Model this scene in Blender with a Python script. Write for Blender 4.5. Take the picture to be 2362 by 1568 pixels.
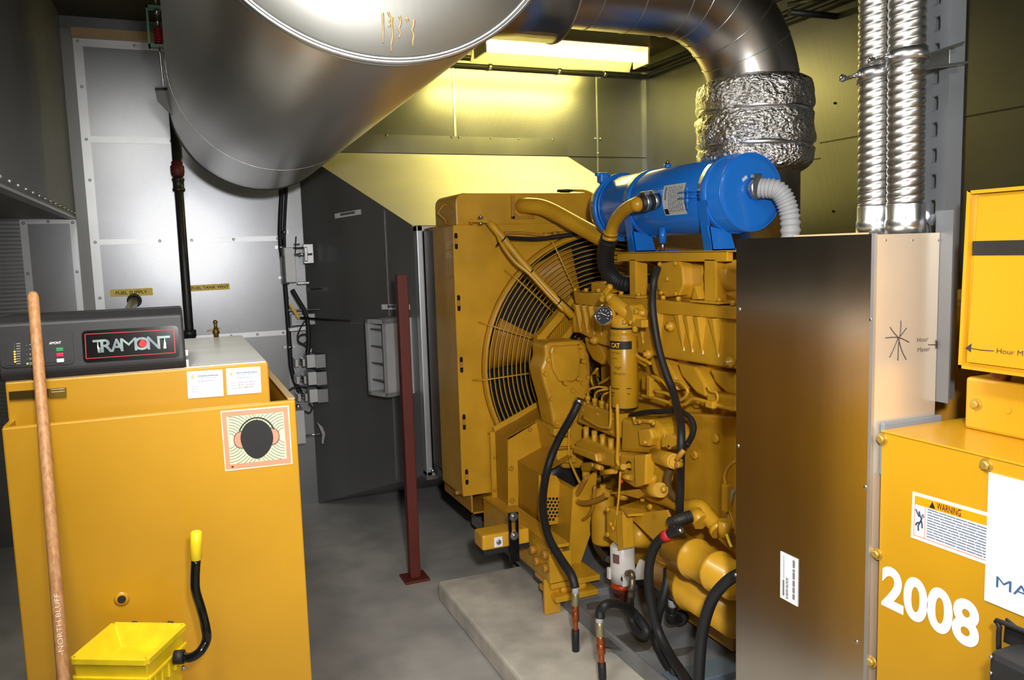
import bpy, bmesh, math, random
from mathutils import Vector, Matrix
V = Vector
random.seed(7)
S = bpy.context.scene
for o in list(bpy.data.objects): bpy.data.objects.remove(o)

# ---------------------------------------------------------------- camera
F, PITCH, ROLL, YAW, CAMH = 1870.0, math.radians(6.35), math.radians(-1.72), math.radians(-22.55), 1.55
cp, sp, cr, sr, cy, sy = math.cos(PITCH), math.sin(PITCH), math.cos(ROLL), math.sin(ROLL), math.cos(YAW), math.sin(YAW)
M = Matrix(((cr, -sr, 0), (sr, cr, 0), (0, 0, 1))) @ Matrix(((1, 0, 0), (0, cp, -sp), (0, sp, cp))) @ \
    Matrix(((cy, 0, sy), (0, 1, 0), (-sy, 0, cy))) @ Matrix(((1, 0, 0), (0, 0, -1), (0, 1, 0)))   # world -> (right, down, forward)
R = (Matrix(((1, 0, 0), (0, -1, 0), (0, 0, -1))) @ M).transposed()
camd = bpy.data.cameras.new('camera')
camd.sensor_width = 36; camd.lens = F / 2362 * 36; camd.clip_start = .02
cam = bpy.data.objects.new('camera', camd); S.collection.objects.link(cam)
cam.matrix_world = Matrix.Translation((0, 0, CAMH)) @ R.to_4x4()
S.camera = cam

def at(px, py, X=None, Y=None, Z=None):
    """survey of the photograph: the point of a known plane of the room seen at a pixel"""
    v = M.transposed() @ V(((px - 1181) / F, (py - 784) / F, 1))
    t = X / v.x if X is not None else Y / v.y if Y is not None else (Z - CAMH) / v.z
    return V((0, 0, CAMH)) + v * t

# ---------------------------------------------------------------- light
w = bpy.data.worlds.new('world'); S.world = w; w.use_nodes = True
w.node_tree.nodes['Background'].inputs[0].default_value = (.5, .52, .55, 1)
w.node_tree.nodes['Background'].inputs[1].default_value = .02
S.view_settings.view_transform = 'Standard'; S.view_settings.look = 'None'
S.view_settings.exposure = 0; S.view_settings.gamma = 1; S.view_settings.use_curve_mapping = False

def lamp(name, kind, loc, energy, color, size=.1, size_y=None, target=None):
    l = bpy.data.lights.new(name, kind); l.energy = energy; l.color = color
    if kind == 'AREA':
        l.size = size
        if size_y: l.shape = 'RECTANGLE'; l.size_y = size_y
    else: l.shadow_soft_size = size
    o = bpy.data.objects.new(name, l); S.collection.objects.link(o); o.location = loc
    if target: o.rotation_euler = (V(target) - V(loc)).to_track_quat('-Z', 'Y').to_euler()
    return o
FLASH = lamp('camera_flash', 'SPOT', (.12, -.06, 1.76), 235, (1, .98, .97), .05, target=(1.75, 3.4, 1.2))
FLASH.data.spot_size = math.radians(88); FLASH.data.spot_blend = 1
lamp('added_fill_near', 'AREA', (-.9, -.9, 2.8), 52, (1, .96, .88), 1.2, .3, target=(-.9, -.9, 0))  # added overhead fill behind the camera, raises the ambient; no visible fixture
lamp('added_fill_right', 'AREA', (.9, -.7, 2.8), 44, (1, .96, .88), 1.2, .3, target=(.9, -.7, 0))  # second added fill, unseen, lifts the ambient from the right
lamp('added_fill_aisle', 'AREA', (-.2, 1.0, 2.8), 58, (1, .96, .88), .3, 1.2, target=(-.2, 1.0, 0))  # added fill over the aisle, brightens the tank and its reflection in the cabinet

# ---------------------------------------------------------------- materials
def lin(c):
    return tuple(((v / 255) / 12.92 if v / 255 <= .04045 else ((v / 255 + .055) / 1.055) ** 2.4) for v in c) + (1,)
MATS = {}
def mat(name, col, rough=.5, metal=0, var=0, vscale=8, bump=0, bscale=60, spec=.5, emit=0, coat=0, stretch=None, trans=0, col2=None):
    if name in MATS: return MATS[name]
    m = bpy.data.materials.new(name); m.use_nodes = True; n = m.node_tree.nodes; l = m.node_tree.links
    p = n['Principled BSDF']; c = lin(col)
    p.inputs['Base Color'].default_value = c; p.inputs['Roughness'].default_value = rough; p.inputs['Metallic'].default_value = metal
    p.inputs['Specular IOR Level'].default_value = spec; p.inputs['Coat Weight'].default_value = coat; p.inputs['Transmission Weight'].default_value = trans
    if emit: p.inputs['Emission Color'].default_value = c; p.inputs['Emission Strength'].default_value = emit
    tc = n.new('ShaderNodeTexCoord'); mp = n.new('ShaderNodeMapping'); l.new(tc.outputs['Object'], mp.inputs['Vector'])
    if stretch: mp.inputs['Scale'].default_value = stretch
    if var:
        t = n.new('ShaderNodeTexNoise'); t.inputs['Scale'].default_value = vscale; t.inputs['Detail'].default_value = 6; l.new(mp.outputs[0], t.inputs['Vector'])
        r = n.new('ShaderNodeValToRGB'); r.color_ramp.elements[0].position = .3; r.color_ramp.elements[1].position = .7
        d = lin(col2) if col2 else tuple(x * (1 - var) for x in c[:3]) + (1,)
        r.color_ramp.elements[0].color = d; r.color_ramp.elements[1].color = c if col2 else tuple(min(1, x * (1 + var * .5)) for x in c[:3]) + (1,)
        l.new(t.outputs['Fac'], r.inputs[0]); l.new(r.outputs[0], p.inputs['Base Color'])
        mr = n.new('ShaderNodeMapRange'); mr.inputs['To Min'].default_value = max(.03, rough - .1 * min(1, var * 3)); mr.inputs['To Max'].default_value = rough + .12 * min(1, var * 3)
        l.new(t.outputs['Fac'], mr.inputs[0]); l.new(mr.outputs[0], p.inputs['Roughness'])
    if bump:
        b = n.new('ShaderNodeTexNoise'); b.inputs['Scale'].default_value = bscale; l.new(mp.outputs[0], b.inputs['Vector'])
        bm = n.new('ShaderNodeBump'); bm.inputs['Strength'].default_value = bump; bm.inputs['Distance'].default_value = .005
        l.new(b.outputs['Fac'], bm.inputs['Height']); l.new(bm.outputs[0], p.inputs['Normal'])
    MATS[name] = m; return m

def perforated(name, col, hole, pitch, rough, metal, axes=(0, 2), size=.55, var=.12):
    """sheet with rows of punched holes: a dot lattice in the sheet's own plane"""
    if name in MATS: return MATS[name]
    m = mat(name, col, rough, metal, var, 2.5); n = m.node_tree.nodes; l = m.node_tree.links; p = n['Principled BSDF']
    base = p.inputs['Base Color'].links[0].from_socket
    tc = n.new('ShaderNodeTexCoord'); sx = n.new('ShaderNodeSeparateXYZ'); l.new(tc.outputs['Object'], sx.inputs[0])
    def mth(op, a, b=None):
        q = n.new('ShaderNodeMath'); q.operation = op
        for i, v in enumerate((a, b)):
            if v is None: continue
            if isinstance(v, (int, float)): q.inputs[i].default_value = v
            else: l.new(v, q.inputs[i])
        return q.outputs[0]
    k = math.pi / pitch
    if isinstance(axes[0], tuple):
        a = mth('ADD', mth('MULTIPLY', sx.outputs[axes[0][0]], .7), mth('MULTIPLY', sx.outputs[axes[0][1]], .7))
    else: a = sx.outputs[axes[0]]
    b = sx.outputs[axes[1]]
    u = mth('ADD', a, b); v = mth('SUBTRACT', a, b)
    d = mth('ABSOLUTE', mth('MULTIPLY', mth('SINE', mth('MULTIPLY', u, k)), mth('SINE', mth('MULTIPLY', v, k))))
    g = mth('GREATER_THAN', d, size)
    mx = n.new('ShaderNodeMix'); mx.data_type = 'RGBA'; mx.inputs[7].default_value = lin(hole)
    l.new(g, mx.inputs[0]); l.new(base, mx.inputs[6]); l.new(mx.outputs[2], p.inputs['Base Color'])
    return m

YEL = mat('yellow_enamel', (190, 141, 26), .32, 0, .10, 3, .02, 120, coat=.15)
YEL2 = mat('yellow_engine_paint', (208, 156, 36), .34, 0, .16, 7, .04, 90, coat=.15)
YELD = mat('yellow_paint_dusty', (182, 130, 36), .5, 0, .22, 9, .05, 80)
YBR = mat('yellow_plastic', (232, 202, 26), .4, 0, .14, 22, .06, 40)
GALV = mat('galvanised_sheet', (158, 161, 164), .36, 1, .14, 3, .03, 9, stretch=(1, 1, .35))
GALVL = mat('galvanised_trim', (205, 208, 212), .4, .85, .10, 6)
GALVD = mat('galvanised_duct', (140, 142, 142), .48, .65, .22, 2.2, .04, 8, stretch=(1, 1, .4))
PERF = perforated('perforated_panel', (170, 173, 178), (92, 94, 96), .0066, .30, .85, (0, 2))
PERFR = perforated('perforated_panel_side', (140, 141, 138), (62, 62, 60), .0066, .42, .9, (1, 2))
STEEL = mat('stainless_sheet', (222, 216, 206), .20, 1, .10, 1.2, .02, 5, stretch=(6, 6, .35))
MUFF = mat('muffler_skin', (232, 231, 228), .33, 1, .12, 2.5, .05, 4, stretch=(1, .35, 1))
CAPM = mat('muffler_cap', (146, 146, 140), .5, 1, .10, 5, .04, 6)
PIPE = mat('exhaust_skin', (186, 182, 176), .30, 1, .14, 3, .03, 6)
ZINC = mat('zinc_fitting', (200, 202, 204), .3, 1, .08, 20)
CHROME = mat('chrome', (225, 226, 228), .1, 1)
IRON = mat('dark_steel', (66, 66, 66), .45, .7, .2, 20)
RUB = mat('black_rubber', (30, 31, 33), .55, 0, .15, 30)
BLK = mat('black_plastic', (38, 38, 40), .5, 0, .08, 40, .06, 400)
GLOSS = mat('black_gloss', (14, 14, 15), .12)
BLACK = mat('black_ink', (22, 21, 22), .6)
WHITE = mat('white_vinyl', (236, 238, 242), .5)
CONC = mat('concrete_floor', (178, 175, 170), .6, 0, .35, 5, .10, 60, col2=(148, 147, 145))
CONCP = mat('concrete_pad', (216, 210, 196), .7, 0, .3, 7, .12, 80, col2=(168, 164, 156))
GREYP = mat('grey_floor_paint', (138, 140, 142), .4, 0, .2, 5, .03, 60, col2=(112, 114, 116))
BLUE = mat('blue_enamel', (28, 112, 205), .25, 0, .06, 4, coat=.4)
RED = mat('red_oxide', (98, 34, 26), .55, 0, .12, 9)
WOOD = mat('ash_wood', (196, 148, 100), .5, 0, .22, 5, .03, 60, stretch=(30, 30, 1.5), col2=(160, 110, 68))
DARKP = mat('dark_ceiling', (58, 54, 44), .7, 0, .2, 5)
TAN = mat('tan_edge', (176, 152, 112), .5, 0, .15, 8)
BRASS = mat('brass', (178, 148, 66), .3, 1, .2, 14)
COPPER = mat('copper_fitting', (186, 104, 60), .35, .8, .15, 30)
GREYC = mat('grey_conduit', (176, 178, 180), .45, 0, .05, 10)
GREYS = mat('grey_strut', (150, 156, 162), .42, .75, .1, 9)
ALU = mat('dull_aluminium', (204, 206, 208), .45, .3, .1, 10)
LIDM = mat('lid_sheet', (222, 222, 218), .34, .35, .1, 4, stretch=(.6, 3, 1))
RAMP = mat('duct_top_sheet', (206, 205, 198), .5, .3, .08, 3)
STEEL2 = mat('stainless_warm_reflection', (234, 220, 198), .30, .65, .06, 3)  # stainless; the yellow panel's reflection is put into the warm base colour
WALLP = mat('light_wall_paint', (206, 204, 198), .6, 0, .08, 2)
LABY = mat('label_yellow', (250, 222, 92), .5)
HOLE = mat('dark_gap', (10, 10, 10), .9)

# ---------------------------------------------------------------- mesh helpers
class B:
    def __init__(s): s.b = bmesh.new()
    def _add(s, verts, faces, smooth=False):
        vs = [s.b.verts.new(v) for v in verts]
        for f in faces:
            try: q = s.b.faces.new([vs[i] for i in f]); q.smooth = smooth
            except ValueError: pass
        return s
    def obox(s, c, ax, h, bev=0):
        c = V(c); a, b_, d = [V(x) for x in ax]
        t = bmesh.new(); vs = [t.verts.new(c + a * (i * h[0]) + b_ * (j * h[1]) + d * (k * h[2])) for i in (-1, 1) for j in (-1, 1) for k in (-1, 1)]
        for f in ((0, 1, 3, 2), (4, 6, 7, 5), (0, 4, 5, 1), (2, 3, 7, 6), (0, 2, 6, 4), (1, 5, 7, 3)): t.faces.new([vs[i] for i in f])
        bmesh.ops.recalc_face_normals(t, faces=t.faces)
        if bev: bmesh.ops.bevel(t, geom=t.edges[:], offset=bev, segments=2, affect='EDGES', profile=.5)
        return s._merge(t)
    def _merge(s, t):
        mp = {v: s.b.verts.new(v.co) for v in t.verts}
        for f in t.faces:
            try: q = s.b.faces.new([mp[v] for v in f.verts]); q.smooth = f.smooth
            except ValueError: pass
        t.free(); return s
    def box(s, x0, y0, z0, x1, y1, z1, bev=0):
        return s.obox(((x0 + x1) / 2, (y0 + y1) / 2, (z0 + z1) / 2), ((1, 0, 0), (0, 1, 0), (0, 0, 1)), (abs(x1 - x0) / 2, abs(y1 - y0) / 2, abs(z1 - z0) / 2), bev)
    def bar(s, p0, p1, wd, th, up=(0, 0, 1), bev=0):
        p0, p1 = V(p0), V(p1); d = (p1 - p0); L = d.length; d.normalize(); u = V(up); sdn = d.cross(u).normalized(); u = sdn.cross(d)
        return s.obox((p0 + p1) / 2, (d, sdn, u), (L / 2, wd / 2, th / 2), bev)
    def prism(s, pts, vec, bev=0):
        pts = [V(p) for p in pts]; vec = V(vec); n = len(pts); t = bmesh.new()
        a = [t.verts.new(p) for p in pts]; b_ = [t.verts.new(p + vec) for p in pts]
        t.faces.new(a); t.faces.new(b_[::-1])
        for i in range(n): t.faces.new([a[i], b_[i], b_[(i + 1) % n], a[(i + 1) % n]])
        bmesh.ops.recalc_face_normals(t, faces=t.faces)
        if bev: bmesh.ops.bevel(t, geom=t.edges[:], offset=bev, segments=2, affect='EDGES', profile=.5)
        return s._merge(t)
    def plate(s, outer, hole, vec):
        """flat plate with one hole; outer and hole are loops of equal length"""
        n = len(outer); vec = V(vec); o = [V(p) for p in outer]; h = [V(p) for p in hole]
        vs = o + h + [p + vec for p in o] + [p + vec for p in h]; fs = []
        for i in range(n):
            j = (i + 1) % n
            fs += [(i, j, n + j, n + i), (2 * n + i, 3 * n + i, 3 * n + j, 2 * n + j), (i, 2 * n + i, 2 * n + j, j), (n + i, n + j, 3 * n + j, 3 * n + i)]
        return s._add(vs, fs)
    def lathe(s, prof, p0, axis, n=32, ring=False):
        """prof: (radius, distance along axis)"""
        prof = list(prof) + ([prof[0]] if ring else []); p0 = V(p0); a = V(axis).normalized(); u = a.orthogonal().normalized(); v = a.cross(u); vs = []; fs = []; m = len(prof)
        for r, d in prof:
            for i in range(n):
                t = 2 * math.pi * i / n; vs.append(p0 + a * d + (u * math.cos(t) + v * math.sin(t)) * max(r, 1e-5))
        for k in range(m - 1):
            for i in range(n): fs.append((k * n + i, k * n + (i + 1) % n, (k + 1) * n + (i + 1) % n, (k + 1) * n + i))
        if prof[0][0] > 1e-4 and not ring: fs.append(tuple(range(n))[::-1])
        if prof[-1][0] > 1e-4 and not ring: fs.append(tuple((m - 1) * n + i for i in range(n)))
        b0 = len(s.b.faces); s._add(vs, fs)
        for f in list(s.b.faces)[b0:]: f.smooth = len(f.verts) == 4
        return s
    def cyl(s, p0, p1, r, r2=None, n=24, bev=0):
        p0, p1 = V(p0), V(p1); L = (p1 - p0).length; r2 = r if r2 is None else r2
        pr = [(r - bev, 0), (r, bev), (r2, L - bev), (r2 - bev, L)] if bev else [(r, 0), (r2, L)]
        return s.lathe(pr, p0, p1 - p0, n)
    def hexb(s, p, axis, r, h):
        return s.lathe([(r, 0), (r, h * .8), (r * .82, h)], p, axis, 6)
    def tube(s, pts, r, n=12, sub=6, caps=True, smooth=True):
        pts = [V(p) for p in pts]
        if sub > 1 and len(pts) > 2:
            q = [pts[0] * 2 - pts[1]] + pts + [pts[-1] * 2 - pts[-2]]; out = []
            for i in range(1, len(q) - 2):
                for k in range(sub):
                    t = k / sub; a, b_, c, d = q[i - 1:i + 3]
                    out.append(.5 * ((2 * b_) + (c - a) * t + (2 * a - 5 * b_ + 4 * c - d) * t * t + (3 * b_ - a - 3 * c + d) * t ** 3))
            pts = out + [pts[-1]]
        m = len(pts); rr = r if isinstance(r, (list, tuple)) else None
        tn = [(pts[min(i + 1, m - 1)] - pts[max(i - 1, 0)]).normalized() for i in range(m)]
        u = tn[0].orthogonal().normalized(); vs = []
        for i in range(m):
            u = (u - tn[i] * u.dot(tn[i])).normalized(); v = tn[i].cross(u)
            R_ = rr[min(len(rr) - 1, i * len(rr) // m)] if rr else (r(i / (m - 1)) if callable(r) else r)
            for k in range(n):
                a = 2 * math.pi * k / n; vs.append(pts[i] + (u * math.cos(a) + v * math.sin(a)) * R_)
        fs = [(i * n + k, i * n + (k + 1) % n, (i + 1) * n + (k + 1) % n, (i + 1) * n + k) for i in range(m - 1) for k in range(n)]
        b0 = len(s.b.faces); s._add(vs, fs, smooth)
        if caps: s._add(vs[:n], [tuple(range(n))[::-1]]); s._add(vs[-n:], [tuple(range(n))])
        return s
    def ring(s, c, axis, R_, r, n=48, m=8, a0=0, a1=2 * math.pi, ref=None):
        c = V(c); a = V(axis).normalized(); u = V(ref) if ref else a.orthogonal().normalized(); v = a.cross(u)
        full = abs(a1 - a0 - 2 * math.pi) < 1e-6
        pts = [c + (u * math.cos(a0 + (a1 - a0) * i / n) + v * math.sin(a0 + (a1 - a0) * i / n)) * R_ for i in range(n + (0 if full else 1))]
        if full: pts.append(pts[0])
        return s.tube(pts, r, m, 1, not full)
    def ball(s, c, r, sc=(1, 1, 1), n=12):
        t = bmesh.new(); bmesh.ops.create_uvsphere(t, u_segments=n * 2, v_segments=n, radius=r)
        for v in t.verts: v.co = V((v.co.x * sc[0], v.co.y * sc[1], v.co.z * sc[2])) + V(c)
        for f in t.faces: f.smooth = True
        return s._merge(t)

COL = S.collection
def origin(o):
    p = V((0, 0, 0))
    while o: p += o.location; o = o.parent
    return p
def mk(name, b, m, parent=None, label=None, stuff=False, bevel=0):
    me = bpy.data.meshes.new(name); bm = b.b
    bmesh.ops.remove_doubles(bm, verts=bm.verts, dist=1e-6)
    if parent is None:
        xs = [v.co for v in bm.verts]
        off = V(((min(v.x for v in xs) + max(v.x for v in xs)) / 2, (min(v.y for v in xs) + max(v.y for v in xs)) / 2, min(v.z for v in xs)))
    else: off = origin(parent)
    bmesh.ops.recalc_face_normals(bm, faces=bm.faces)
    bmesh.ops.translate(bm, verts=bm.verts, vec=-off); bm.to_mesh(me); bm.free()
    me.materials.append(m); o = bpy.data.objects.new(name, me); COL.objects.link(o)
    if parent is None: o.location = off
    else: o.parent = parent
    if label: o['label'] = label
    if stuff: o['kind'] = 'stuff'
    if bevel:
        md = o.modifiers.new('bevel', 'BEVEL'); md.width = bevel; md.segments = 2; md.limit_method = 'ANGLE'; md.angle_limit = math.radians(40)
    return o
def thing(name, loc, label, cat, group=None):
    o = bpy.data.objects.new(name, None); o.empty_display_size = .05; COL.objects.link(o); o.location = loc
    return tag(o, label, cat, group)
def tag(o, label, cat, group=None):
    o['label'] = label; o['category'] = cat
    if group: o['group'] = group
    return o
def struct(name, b, m):
    o = mk(name, b, m); o['kind'] = 'structure'; return o
def dup(o, vec, label=None):
    """copy of a thing with copies of its parts and sub-parts, moved by vec"""
    def rec(q, par):
        c = q.copy(); COL.objects.link(c)
        if par: c.parent = par
        for ch in list(q.children): rec(ch, c)
        return c
    c = rec(o, None); c.location = o.location + V(vec)
    if label: c['label'] = label
    return c
DEP = None
def text(s, name, m, parent, p, u, v, size, width=None, bold=0, ext=.0004, align='LEFT', shear=0):
    """lettering laid on the plane spanned by u (reading direction) and v (up)"""
    cu = bpy.data.curves.new(name, 'FONT'); cu.body = s; cu.size = 1; cu.offset = bold; cu.shear = shear; cu.resolution_u = 3 if size < .03 else 12
    o = bpy.data.objects.new(name, cu); COL.objects.link(o); bpy.context.view_layer.update()
    me = bpy.data.meshes.new_from_object(o.evaluated_get(bpy.context.evaluated_depsgraph_get()))
    bpy.data.objects.remove(o); bpy.data.curves.remove(cu)
    u, v = V(u).normalized(), V(v).normalized(); nrm = u.cross(v)
    xs = [q.co.x for q in me.vertices]; ys = [q.co.y for q in me.vertices]; x0, x1, y0, y1 = min(xs), max(xs), min(ys), max(ys)
    ky = size / (y1 - y0); kx = width / (x1 - x0) if width else ky
    off = origin(parent); p = V(p)
    for q in me.vertices: q.co = p + u * ((q.co.x - x0) * kx) + v * ((q.co.y - y0) * ky) + nrm * .0004 - off
    bm = bmesh.new(); bm.from_mesh(me); bmesh.ops.recalc_face_normals(bm, faces=bm.faces); bm.to_mesh(me); bm.free()
    me.materials.clear(); me.materials.append(m); q = bpy.data.objects.new(name, me); COL.objects.link(q); q.parent = parent
    return q
def sheet(b, p, u, v, wd, ht, off=0, th=.0006):
    """thin sticker: corner p, width along u, height along v"""
    u, v = V(u).normalized(), V(v).normalized(); n = u.cross(v); p = V(p) + n * off
    return b.prism([p, p + u * wd, p + u * wd + v * ht, p + v * ht], n * th)
def rows(b, p, u, v, wd, n, pitch, th, off=.0012, seed=1, gap=.12):
    """lines of print too small to read"""
    r = random.Random(seed); u, v = V(u).normalized(), V(v).normalized()
    for i in range(n):
        x = 0
        while x < wd:
            L = min(wd - x, wd * r.uniform(.06, .2))
            sheet(b, V(p) + u * x - v * (i * pitch), u, v, L, th, off, .0002); x += L + wd * gap * r.uniform(.15, .4)
    return b
X_, Y_, Z_ = V((1, 0, 0)), V((0, 1, 0)), V((0, 0, 1))
# ---------------------------------------------------------------- the room
WB, WR = 5.08, 3.21
struct('floor', B().box(-3, -2.6, -.1, 3.4, 5.3, 0), CONC)
struct('ceiling', B().box(-3, -2.6, 2.87, 3.4, 5.3, 2.95), DARKP)
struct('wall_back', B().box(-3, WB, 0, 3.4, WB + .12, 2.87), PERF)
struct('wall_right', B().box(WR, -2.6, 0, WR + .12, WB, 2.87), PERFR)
struct('wall_front', B().box(-3, -2.7, 0, 3.4, -2.6, 2.87), WALLP)
struct('wall_left', B().box(-3.1, -2.6, 0, -3, WB, 2.87), WALLP)
struct('ceiling_bulkhead', B().box(-3, -2.6, 1.795, -.462, WB, 2.87), GALVD)
b = B(); b.box(-.50, -2.6, 1.785, -.458, WB, 1.795)
for i in range(30): b.ball((-.457, WB - .12 - i * .16, 1.815), .007, n=5)
struct('trim_1', b, GALVL)                                               # bottom flange of the bulkhead
struct('trim_2', B().box(-.462, WB - .014, 0, -.405, WB, 2.80), GALVD)      # dark column beside the bulkhead
def strip(n, x0, z0, x1, z1, bolts, m=GALVL, y=WB):
    b = B().box(x0, y - .004, z0, x1, y, z1)
    for x, z in bolts: b.lathe([(.008, 0), (.008, .003), (.004, .006)], (x, y - .004, z), (0, -1, 0), 8)
    struct('trim_%d' % n, b, m)
strip(3, -.405, 0, -.358, 2.755, [(-.38, z) for z in (2.74, 2.5, 2.22, 2.0, 1.66, 1.35, 1.1)])
strip(4, -.358, 2.715, .75, 2.755, [(x, 2.735) for x in (-.1, .3, .6)])
strip(5, -.358, 2.203, .75, 2.238, [(x, 2.22) for x in (0.05, .4, .7)])
strip(6, -.358, 1.645, .62, 1.675, [(x, 1.66) for x in (-.05, .12, .35, .6)])
strip(7, -.358, 1.075, .62, 1.105, [(x, 1.09) for x in (.3, .45, .6)])
struct('trim_8', B().box(-.405, WB - .06, 2.755, .75, WB, 2.80), TAN)
strip(9, .62, 0, .752, 2.17, [(.64, z) for z in (1.9, 1.6, 1.3)], GALV)
strip(10, -.735, .4, -.70, 1.79, [(-.717, z) for z in (1.77, 1.5, 1.25)])
strip(11, -.498, .4, -.466, 1.79, [(-.482, z) for z in (1.77, 1.5, 1.25)])
strip(12, -.70, 1.765, -.498, 1.79, [(-.6, 1.777)])
b = B()
for i in range(60): b.box(-2.9, WB - .006, .5 + i * .0215, -.735, WB, .5 + i * .0215 + .011)
struct('trim_13', b, GALV)
strip(14, .75, 2.178, 2.56, 2.29, [(x, 2.285) for x in (1.3, 1.73, 1.78, 2.0, 2.2, 2.45)], GALV)
strip(15, 1.748, 2.29, 1.762, 2.74, [], GALVL)
strip(16, 2.795, 2.0, 2.803, 2.74, [(2.78, 2.3), (2.82, 2.3), (2.8, 2.2)], GALVL)
strip(17, 2.56, 2.173, WR, 2.178, [], IRON)
struct('trim_18', B().box(WR - .03, WB - .03, 0, WR, WB, 2.87), GALV)
b = B().box(WR - .004, 3.4, 1.98, WR, WB, 1.985).box(WR - .004, 3.95, 0, WR, 3.955, 2.8).box(WR - .004, 2.55, 0, WR, 2.555, 2.8).box(WR - .004, -1, 2.06, WR, 3.4, 2.065)
for y, z in ((4.3, 2.3), (3.75, 2.2), (3.3, 2.25), (2.9, 2.1), (3.3, 1.7), (3.7, 1.6)): b.lathe([(.007, 0), (.004, .006)], (WR - .003, y, z), (-1, 0, 0), 8)
struct('trim_19', b, IRON)
b = B().prism([(1.0, 3.36, 0), (1.0, 3.36, .08), (1.012, 3.35, .09), (3.2, 3.35, .09), (3.2, 3.36, 0)], (0, 0, 0.0001)) if 0 else B()
b.box(1.0, -1.2, 0, 3.0, 3.355, .09, .012)
struct('concrete_pad', b, CONCP)

# ---------------------------------------------------------------- signs, pipes and cables on the far wall
def corner_basis(bl, br, tl):
    u = br - bl; v = tl - bl; return bl, u.normalized(), (v - u.normalized() * v.dot(u.normalized())).normalized(), u.length, v.length
def wall_sign(words, bl, br, tl, label, tw):
    p, u, v, wd, ht = corner_basis(*[at(*q, Y=WB - .001) for q in (bl, br, tl)])
    o = tag(mk('pipe_sign', sheet(B(), p, u, v, wd, ht, 0, .003), LABY), label, 'sign', 'yellow fuel pipe signs')
    text(words, 'lettering', BLACK, o, p + u * (wd * (1 - tw) / 2) + v * (ht * .27) + V((0, -.0036, 0)), u, v, ht * .46, wd * tw, .012)
wall_sign('FUEL SUPPLY', (255, 685), (353, 680.5), (254, 668), 'yellow sign reading FUEL SUPPLY above the stub pipe on the far wall', .74)
wall_sign('FUEL TANK VENT', (440, 672), (530, 667), (439.5, 658), 'yellow sign reading FUEL TANK VENT to the right of the grey riser pipe', .95)
X = .07
t = thing('vent_pipe', (X, 4.97, 1.0), 'tall grey steel vent riser pipe behind the black control box', 'pipe')
mk('riser', B().cyl((X, 4.97, 0), (X, 4.97, 2.55), .0235), IRON, t)
mk('union', B().lathe([(.026, 0), (.034, .01), (.037, .03), (.037, .06), (.03, .065), (.03, .085)], (X, 4.97, 2.01), Z_, 10), RED, t, 'dark red union')
mk('coupling', B().lathe([(.028, 0), (.033, .004), (.033, .016), (.029, .02), (.029, .055), (.033, .06), (.033, .072), (.028, .075)], (X, 4.97, 1.93), Z_, 16), IRON, t)
mk('elbow', B().tube([(X, 4.97, 1.14), (X, 4.97, 1.09), (X, 4.93, 1.06), (X, 4.8, 1.06)], .032).cyl((X, 4.97, 1.11), (X, 4.97, 1.15), .036), IRON, t)
p = at(310, 693, Y=WB - .002)
t = thing('supply_pipe', p, 'short grey stub pipe coming out of the far wall under the FUEL SUPPLY sign', 'pipe')
mk('stub', B().cyl(p, p + V((-.05, -.5, -.11)), .026), ZINC, t)
mk('wall_hole', B().ring(p + V((0, -.002, 0)), Y_, .031, .008), IRON, t)
def run(name, pts, r, m, label, cat='cable', clamps=(), group=None, cm=ZINC):
    t = thing(name, V(pts[0]), label, cat, group); mk('sheath', B().tube(pts, r, 10), m, t)
    for c, a, L in clamps: mk('clamp', B().cyl(V(c) - V(a) * L, V(c) + V(a) * L, r * 1.3, n=12).box(c[0] - r * 2.4, c[1] + r * .2, c[2] - L, c[0] + r * 2.4, c[1] + r, c[2] + L), cm, t)
    return t
yc = WB - .028
pa = [at(x, y, Y=yc) for x, y in ((652, 400), (646, 520), (648, 570), (656, 640), (664, 740), (668, 800), (672, 850), (684, 890), (700, 912))]
run('wall_cable', pa, .014, RUB, 'thick black cable running down the far wall beside the corner', 'cable', [(pa[2], Z_, .01), (pa[3], Z_, .008), (pa[5], Z_, .008)], 'black wall cables')
pa = [at(x, y, Y=yc) for x, y in ((663, 400), (657, 500), (656, 560), (661, 640))]
run('wall_cable', pa, .010, RUB, 'thinner black cable right beside the thick cable on the far wall', 'cable', [(at(656, 535, Y=yc), Z_, .008)], 'black wall cables')
pa = [at(x, y, Y=4.9) for x, y in ((674, 668), (688, 692), (702, 716), (710, 745), (712, 790), (709, 820))]
run('wall_cable', pa, .013, RUB, 'black cable from the upper actuator down to the grey junction boxes', 'cable')
pa = [at(x, y, Y=4.9) for x, y in ((703, 740), (693, 757), (687, 775), (690, 790), (702, 792), (710, 780), (704, 771), (692, 774), (688, 786), (700, 794), (708, 800))]
run('wall_cable', pa, .0045, RUB, 'thin black coiled wire beside the junction boxes', 'cable')
pa = [at(x, y, Y=4.9) for x, y in ((710, 893), (690, 891), (672, 896), (664, 908), (668, 922), (680, 930))]
run('wall_cable', pa, .0055, RUB, 'thin black wire looping left below the junction boxes', 'cable')
pa = [at(x, y, Y=4.9) for x, y in ((712, 930), (720, 940), (714, 952), (702, 948))]
run('wall_cable', pa, .0055, RUB, 'thin black wire curling beside the lowest grey actuator', 'cable')
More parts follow.
